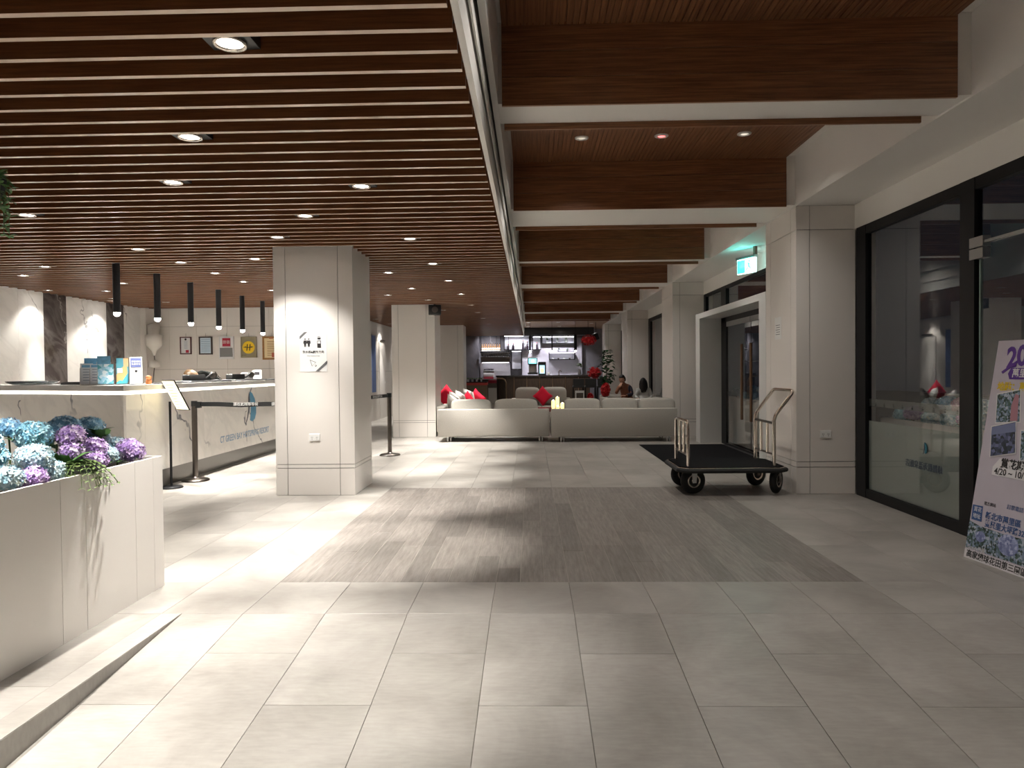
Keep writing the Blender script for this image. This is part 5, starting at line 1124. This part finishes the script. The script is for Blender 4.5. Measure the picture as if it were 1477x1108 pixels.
struct('trim_5', MB().box(-0.36, 2.10, 29.52, 29.74, 0.96, 2.62), marble('pale_back', (0.52, 0.50, 0.56), (0.8, 0.8, 0.85), 0.2, 0.8, 0.1), 'pale marble splashback behind the bar')
struct('trim_6', MB().box(-2.10, -0.85, 29.52, 29.74, 0.96, 1.60), mat('tile_white', (0.75, 0.72, 0.74), 0.2, var=0.1, scale=30), 'white tiled splashback behind the coffee machine')
struct('trim_7', MB().box(-2.75, -2.12, 29.0, 29.3, 0, 2.9), MARBG, 'grey marble pier left of the bar')
GB = glassmat('amber_glass', (0.8, 0.55, 0.3), 0.05)
bt = thing('bottle', '', 'bottle'); MB().lathe([(0.035, 0), (0.037, 0.01), (0.037, 0.17), (0.014, 0.22), (0.013, 0.28), (0.0, 0.28)], n=10).build('glass_body', mat('bottle_amber', (0.45, 0.25, 0.12), 0.2), bt); MB().cyl((0, 0, 0.27), (0, 0, 0.30), 0.015, n=8).build('cap', BLACKM, bt)
MB().lathe([(0.038, 0.05), (0.038, 0.12)], n=10).build('label_band', PAPER, bt)
sh = thing('bottle_rack', 'metal rack of lit spirit bottles left of the bar shelves', 'shelf', (0, 0, 0)); MB().box(-2.06, -1.22, 29.0, 29.3, 2.07, 2.10).build('shelf_board', STEEL, sh); MB().box(-2.0, -1.28, 29.05, 29.09, 2.10, 2.108).build('light_strip', LEDM, sh)
for x in (-2.05, -1.23): MB().box(x-0.012, x+0.012, 29.0, 29.02, 2.1, 2.9).build('hanger', BLACKM, sh)
for k in range(9):
    loc = (-1.99+k*0.09, 29.15, 2.10); lab = 'amber spirit bottle, %s from the left on the lit rack' % ordn(k)
    o = bt if k == 0 else copy_tree(bt, loc, label=lab); o.location = loc; o['label'] = lab; o['group'] = 'spirit bottles on the lit rack'
for k, (x, z, lab) in enumerate([(-0.93, 2.145, 'short dark bottle on the left of the large box shelf'), (-0.72, 2.145, 'second dark bottle in the large box shelf'), (-0.32, 2.145, 'tall dark wine bottle in the large box shelf'), (-0.14, 2.145, 'wine bottle at the right end of the large box shelf'), (0.25, 2.145, 'single dark bottle in the narrow box shelf')]):
    t = thing('bottle', lab, 'bottle', (x, 29.33, z), 0, 'dark bottles in the box shelves'); hh = [0.22, 0.25, 0.38, 0.32, 0.28][k]
    MB().lathe([(0.04, 0), (0.042, 0.01), (0.042, hh*0.6), (0.015, hh*0.75), (0.014, hh)], n=10).build('glass_body', mat('bottle_dark%d' % k, (0.03, 0.02, 0.03), 0.2), t); MB().cyl((0, 0, hh-0.03), (0, 0, hh+0.005), 0.017, n=8).build('cap', REDI, t)
for k, (x, z) in enumerate([(0.66, 2.385), (1.08, 2.385), (1.45, 2.385), (1.15, 2.06), (1.5, 2.06)]):
    t = thing('potted_topiary', ['left ball topiary in the long box shelf', 'middle ball topiary in the long box shelf', 'right ball topiary in the long box shelf', 'small potted plant left, on top of the lower box shelf', 'small potted plant right, on top of the lower box shelf'][k], 'plant', (x, 29.35, z-0.04 if k > 2 else z), 0, 'small plants on the bar shelves')
    MB().lathe([(0.035, 0), (0.05, 0.09), (0.04, 0.09)], n=10).build('pot', STEEL, t); mb = MB(); rr = random.Random(k)
    for q in range(40):
        v = Vector((rr.uniform(-1, 1), rr.uniform(-1, 1), rr.uniform(-1, 1))).normalized(); c0 = Vector((0, 0, 0.16 if k < 3 else 0.12)); leaf_geo(mb, c0+v*0.02, c0+v*(0.075 if k < 3 else 0.05), 0.012)
    mb.build('foliage', LEAF, t)
for k in range(4):
    t = thing('bowl', ['first', 'second', 'third', 'fourth'][k]+' small bowl from the left in the lower box shelf', 'bowl', (0.9+0.23*k, 29.35, 1.725), 0, 'bowls in the lower box shelf'); MB().lathe([(0.02, 0), (0.06, 0.05), (0.05, 0.05), (0.0, 0.02)], n=12).build('bowl_body', [PAPER, GUNM][k % 2], t); MB().lathe([(0.0, 0.03), (0.04, 0.045), (0.0, 0.07)], n=8).build('contents', FABC, t)
# glass hanging rack
t = thing('glass_rack', 'dark hanging rack with rows of wine glasses', 'rack', (0, 0, 0)); MB().box(-2.05, -0.86, 28.9, 29.3, 2.02, 2.05).build('shelf_board', BLACKM, t); MB().box(-2.05, -0.86, 29.3, 29.34, 1.62, 2.02).build('back_board', GUNM, t); MB().box(-2.0, -0.9, 29.25, 29.28, 1.605, 1.615).build('light_strip', LEDS, t)  # strip under the rack is added to brighten the tiled splashback
for x in (-2.0, -1.4, -0.9): MB().cyl((x, 29.1, 2.05), (x, 29.1, 2.97), 0.008, n=6).build('hanger', BLACKM, t)
gmb = MB().lathe([(0.03, 0.0), (0.004, -0.01), (0.004, -0.07), (0.03, -0.10), (0.032, -0.15), (0.026, -0.17)], n=8).mesh('wine_glass', glassmat('stem_glass', (0.9, 0.9, 0.95)))
for k in range(12): 
    o = place('wine_glass', gmb, None, (-2.0+k*0.1, 29.1, 2.018)); tag(o, 'wine glass hanging upside down, %s from the left in the dark rack' % ordn(k), 'glass', 'wine glasses in the hanging rack')
t = thing('coffee_machine', 'white and red espresso machine with dark cups on top', 'coffee machine', (-1.72, 29.1, 0.96)); MB().rbox(-0.22, 0.22, -0.15, 0.15, 0.04, 0.22, 0.03, 2).build('body', PAPER, t); MB().rbox(-0.22, 0.22, -0.12, 0.15, 0.22, 0.34, 0.02, 2).build('hood', STEEL, t); MB().box(-0.2, 0.2, -0.2, -0.14, 0.0, 0.05).build('drip_tray', REDI, t)
mb = MB()
for q in range(6): mb.lathe([(0.022, 0), (0.032, 0.06), (0.025, 0.06)], (-0.17+q*0.068, 0, 0.34), 8)
mb.build('cups', INK, t)['kind'] = 'stuff'
t = thing('drink_dispenser', 'drink dispenser with cyan screen on the bar', 'dispenser', (0.06, 25.25, 1.11)); MB().rbox(-0.18, 0.18, -0.12, 0.15, 0.03, 0.10, 0.01, 1).build('base', BLACKP, t); MB().rbox(-0.14, 0.14, -0.02, 0.15, 0.10, 0.40, 0.02, 2).build('body', STEEL, t); MB().rbox(-0.17, 0.17, -0.10, 0.0, 0.38, 0.62, 0.01, 1).build('screen_frame', BLACKP, t)
MB().box(-0.14, 0.14, -0.104, -0.1, 0.41, 0.59).build('screen', mat('cyan_screen', (0, 0, 0), 0.3, emit=(0.25, 0.85, 0.95), es=1.0), t); MB().ell((0.01, -0.104, 0.50), 0.06, 0.002, 0.05, 12, 6).build('screen_picture', mat('screen_white', (0, 0, 0), 0.3, emit=(0.8, 1, 1), es=1.2), t)
t = thing('order_kiosk', 'black tablet kiosk showing a yellow drink on the bar', 'kiosk', (0.39, 25.15, 1.11)); MB().rbox(-0.14, 0.14, -0.03, 0.03, 0, 0.47, 0.01, 1).build('case', BLACKP, t); MB().box(-0.09, 0.09, -0.034, -0.03, 0.06, 0.35).build('screen', mat('kiosk_blue', (0, 0, 0), 0.3, emit=(0.35, 0.65, 0.8), es=0.9), t); MB().ell((0, -0.036, 0.16), 0.07, 0.002, 0.085, 12, 6).build('screen_picture', mat('kiosk_yellow', (0, 0, 0), 0.3, emit=(1, 0.75, 0.2), es=1.2), t)
t = thing('flower_vase', 'glass vase of white flowers at the right end of the bar', 'vase', (1.72, 25.3, 1.11)); MB().lathe([(0.05, 0), (0.07, 0.06), (0.04, 0.15), (0.06, 0.2)], n=12).build('vase_body', STEEL, t); mb = MB(); rr = random.Random(3)
for q in range(60):
    v = Vector((rr.uniform(-1, 1), rr.uniform(-1, 1), rr.uniform(-.3, 1))).normalized(); c0 = Vector((0, 0, 0.30)); leaf_geo(mb, c0+v*0.03, c0+v*rr.uniform(.1, .17), 0.03, mi=q % 2)
mb.build('bouquet', [FABW, LEAF], t)
for k, (x, h) in enumerate([(0.62, 0.10), (0.98, 0.12)]):
    t = thing('tap' if k else 'cup', ['white cup beside the black kiosk', 'chrome tap on the bar'][k], ['cup', 'tap'][k], (x, 25.3, 1.11))
    if k: MB().tube([(0, 0, 0), (0, 0, 0.12), (0.03, 0, 0.17), (0.08, 0, 0.15), (0.09, 0, 0.1)], 0.012, 8).build('spout', CHROME, t); MB().cyl((0, 0, 0), (0, 0, 0.02), 0.03).build('base', CHROME, t)
    else: MB().lathe([(0.03, 0), (0.045, h), (0.04, h)], n=12).build('cup_body', PAPER, t)
for k, (x, y, z0, z1) in enumerate([(-0.02, 24.6, 1.95, 2.97), (0.73, 24.6, 1.95, 2.97), (1.53, 24.6, 1.95, 2.97)]):
    t = thing('bar_pendant', ['thin pendant lamp over the bar, leftmost', 'thin pendant lamp over the middle of the bar', 'thick black pendant lamp at the right of the bar'][k], 'lamp', (x, y, 0), 0, 'pendant lamps over the bar')
    MB().cyl((0, 0, z0), (0, 0, z0+0.55), [0.022, 0.022, 0.05][k], n=12).build('tube', BLACKM, t); MB().cyl((0, 0, z0+0.55), (0, 0, z1), 0.005, n=5).build('cord', BLACKM, t); MB().ell((0, 0, z0-0.01), 0.03, 0.03, 0.03, 10, 6).build('bulb', LIT, t)
    spot('beam', (0, 0, z0-0.05), 10, 110, 0.7, (1, 0.92, 0.85), 0.03, t)
# red paper flower clusters
def redball(x, y, z, rx, rz_, lab, hang=None, seed=1):
    t = thing('red_flower_ball', lab, 'decoration', (x, y, z), 0, 'red paper flower decorations'); rr = random.Random(seed); mb = MB()
    for q in range(90):
        v = Vector((rr.gauss(0, 1), rr.gauss(0, 1), rr.gauss(0, 1))).normalized(); p = Vector((v.x*rx, v.y*rx*0.8, v.z*rz_))*rr.uniform(.7, 1.0); s_ = 0.045; x_ = v.orthogonal().normalized(); y_ = v.cross(x_)
        vs = [p]+[p+(x_*math.cos(a_)+y_*math.sin(a_))*s_+v*0.02 for a_ in [k*PI/3 for k in range(6)]]; mb.add(vs, [(0, k+1, (k+1) % 6+1) for k in range(6)])
    mb.build('petals', REDF, t); MB().ell((0, 0, 0), rx*0.75, rx*0.6, rz_*0.75, 10, 8).build('core', REDF, t)
    if hang is not None: MB().cyl((0, 0, 0), (0, 0, hang-z), 0.006, n=5).build('string', BLACKM, t)
redball(1.92, 24.0, 2.28, 0.27, 0.17, 'wide red paper flower cluster hanging at upper right of the bar', ZB+0.03, 1)
redball(2.12, 24.0, 1.17, 0.23, 0.21, 'round red paper flower cluster at the right end of the bar', 0.0, 2)
redball(2.0, 19.3, 0.74, 0.12, 0.18, 'red paper flower cluster beside the potted tree', 0.0, 3)
redball(1.36, 16.5, 0.63, 0.05, 0.10, 'small red paper flower poking up behind the right sofa', 0.0, 4)
# potted tree
tr = thing('potted_tree', 'dark leaved fig tree in a pot left of the seated guests', 'plant', (2.14, 20.3, 0)); rr = random.Random(21)
MB().lathe([(0.13, 0), (0.18, 0.32), (0.19, 0.36), (0.16, 0.36), (0.15, 0.3)], n=16).build('pot', PAPER, tr); MB().tube([(0, 0, 0.3), (0.02, 0, 0.7), (0, 0.02, 1.1), (0.02, 0, 1.75)], 0.02, 7, 0, [.022, .018, .014, .006]).build('trunk', mat('bark', (0.10, 0.07, 0.05), 0.9), tr)
for k in range(190):
    z = rr.uniform(0.92, 1.85); wd = 0.27*(1-((z-1.2)/0.75)**2) if z > 1.2 else 0.24*(z-0.75)/0.45+0.05; a_ = rr.uniform(0, 2*PI); p = Vector((0.01+math.cos(a_)*wd*rr.uniform(.2, .8), math.sin(a_)*wd*rr.uniform(.2, .8), z))
    mb = MB(); leaf_geo(mb, p, p+Vector((math.cos(a_), math.sin(a_), rr.uniform(-.8, .5))).normalized()*rr.uniform(.10, .16), 0.05); mb.build('leaf', LEAFD, tr)
# counter with pots at left
t = thing('buffet_counter', 'red topped wooden buffet counter left of the bar', 'counter', (0, 0, 0)); MB().box(-2.20, -1.50, 24.0, 24.6, 0, 0.80).build('cabinet', mat('olive_wood', (0.18, 0.13, 0.08), 0.5), t); MB().box(-2.22, -1.48, 23.97, 24.62, 0.80, 0.89).build('red_band', mat('red_band', (0.45, 0.05, 0.04), 0.4), t); MB().box(-2.22, -1.48, 23.96, 24.62, 0.89, 0.915).build('worktop', BLACKM, t)
for k in range(7):
    t = thing('herb_pot', 'white herb pot, %s from the left on the red topped counter' % ordn(k), 'plant', (-2.14+k*0.075, 24.2, 0.915), 0, 'herb pots on the red topped counter'); MB().lathe([(0.022, 0), (0.03, 0.08), (0.025, 0.08)], n=8).build('pot', [PAPER, INK][k % 2], t)
    mb = MB(); rr = random.Random(k)
    for q in range(14): a_ = rr.uniform(0, 6.28); leaf_geo(mb, (0, 0, 0.075), (math.cos(a_)*0.04, math.sin(a_)*0.04, rr.uniform(.10, .15)), 0.012)
    mb.build('foliage', mat('herb_green', (0.16, 0.32, 0.06), 0.6) if k == 0 else bpy.data.materials['herb_green'], t)
t = thing('ice_cabinet', 'white and red cabinet between buffet counter and bar', 'cabinet', (0, 0, 0)); MB().box(-1.66, -1.10, 27.6, 28.2, 0, 0.62).build('cabinet', PAPER, t); MB().box(-1.66, -1.10, 27.58, 28.2, 0.80, 0.92).build('red_band', REDI, t); MB().box(-1.66, -1.10, 27.58, 28.2, 0.62, 0.80).build('grey_band', GUNM, t)
for k, x in enumerate([1.55, 1.95, 2.35]):
    t = thing('bar_stool', 'black bar stool, %s from the left at the right end of the bar' % ordn(k), 'stool', (x, 23.6, 0), 0, 'black bar stools'); MB().rbox(-0.19, 0.19, -0.19, 0.19, 0.70, 0.76, 0.02, 2).build('seat', BLACKP, t); MB().rbox(-0.18, 0.18, -0.20, -0.17, 0.76, 1.0, 0.01, 1).build('backrest', BLACKP, t)
    for sx in (-.16, .16):
        for sy_ in (-.16, .16): MB().cyl((sx*1.15, sy_*1.15, 0), (sx, sy_, 0.70), 0.014, n=6).build('leg', BLACKM, t)
t = thing('speaker', 'small black tilted speaker high beside the farthest pilaster', 'speaker', (2.30, 25.4, 2.46), 0.2); MB().rbox(-0.09, 0.09, -0.07, 0.07, -0.12, 0.12, 0.01, 2).build('cabinet', BLACKP, t, None, (0.1, -0.35, 0)); MB().cyl((0, 0, 0.1), (0, 0, 0.5), 0.012, n=6).build('bracket', BLACKP, t)
t = thing('info_card', 'small dark framed card stand behind the far sofa', 'sign', (1.28, 18.9, 0)); MB().cyl((0, 0, 0), (0, 0, 0.5), 0.015, n=6).build('pole', STEEL, t); MB().box(-0.12, 0.12, -0.01, 0.01, 0.46, 0.74).build('card', PAPER, t); MB().box(-0.09, 0.09, -0.014, -0.01, 0.52, 0.68).build('picture', GUNM, t); MB().lathe([(0.12, 0), (0.12, 0.012), (0.02, 0.02)], n=12).build('base', STEEL, t)
t = thing('wall_banner', 'tall blue banner on the side wall behind the near column', 'banner', (-4.13, 18.65, 0)); MB().box(0.0, 0.012, -0.2, 0.25, 0.75, 2.25).build('cloth', mat('banner_blue', (0.12, 0.19, 0.42), 0.6, var=0.25, scale=4), t); MB().box(0, 0.02, -0.21, 0.26, 2.24, 2.27).build('rail', STEEL, t)
d2 = struct('door_2', MB().box(-4.134, -4.118, 19.35, 20.15, 0.0, 2.10), PANEL, 'cream flush door on the side wall'); MB().cyl((-4.10, 20.05, 1.0), (-4.06, 20.05, 1.0), 0.012, n=8).cyl((-4.06, 20.05, 1.0), (-4.06, 19.93, 1.0), 0.009, n=6).build('door_handle', STEEL, d2); MB().box(-4.118, -4.09, 19.5, 20.0, 2.14, 2.17).build('door_closer', GUNM, d2)
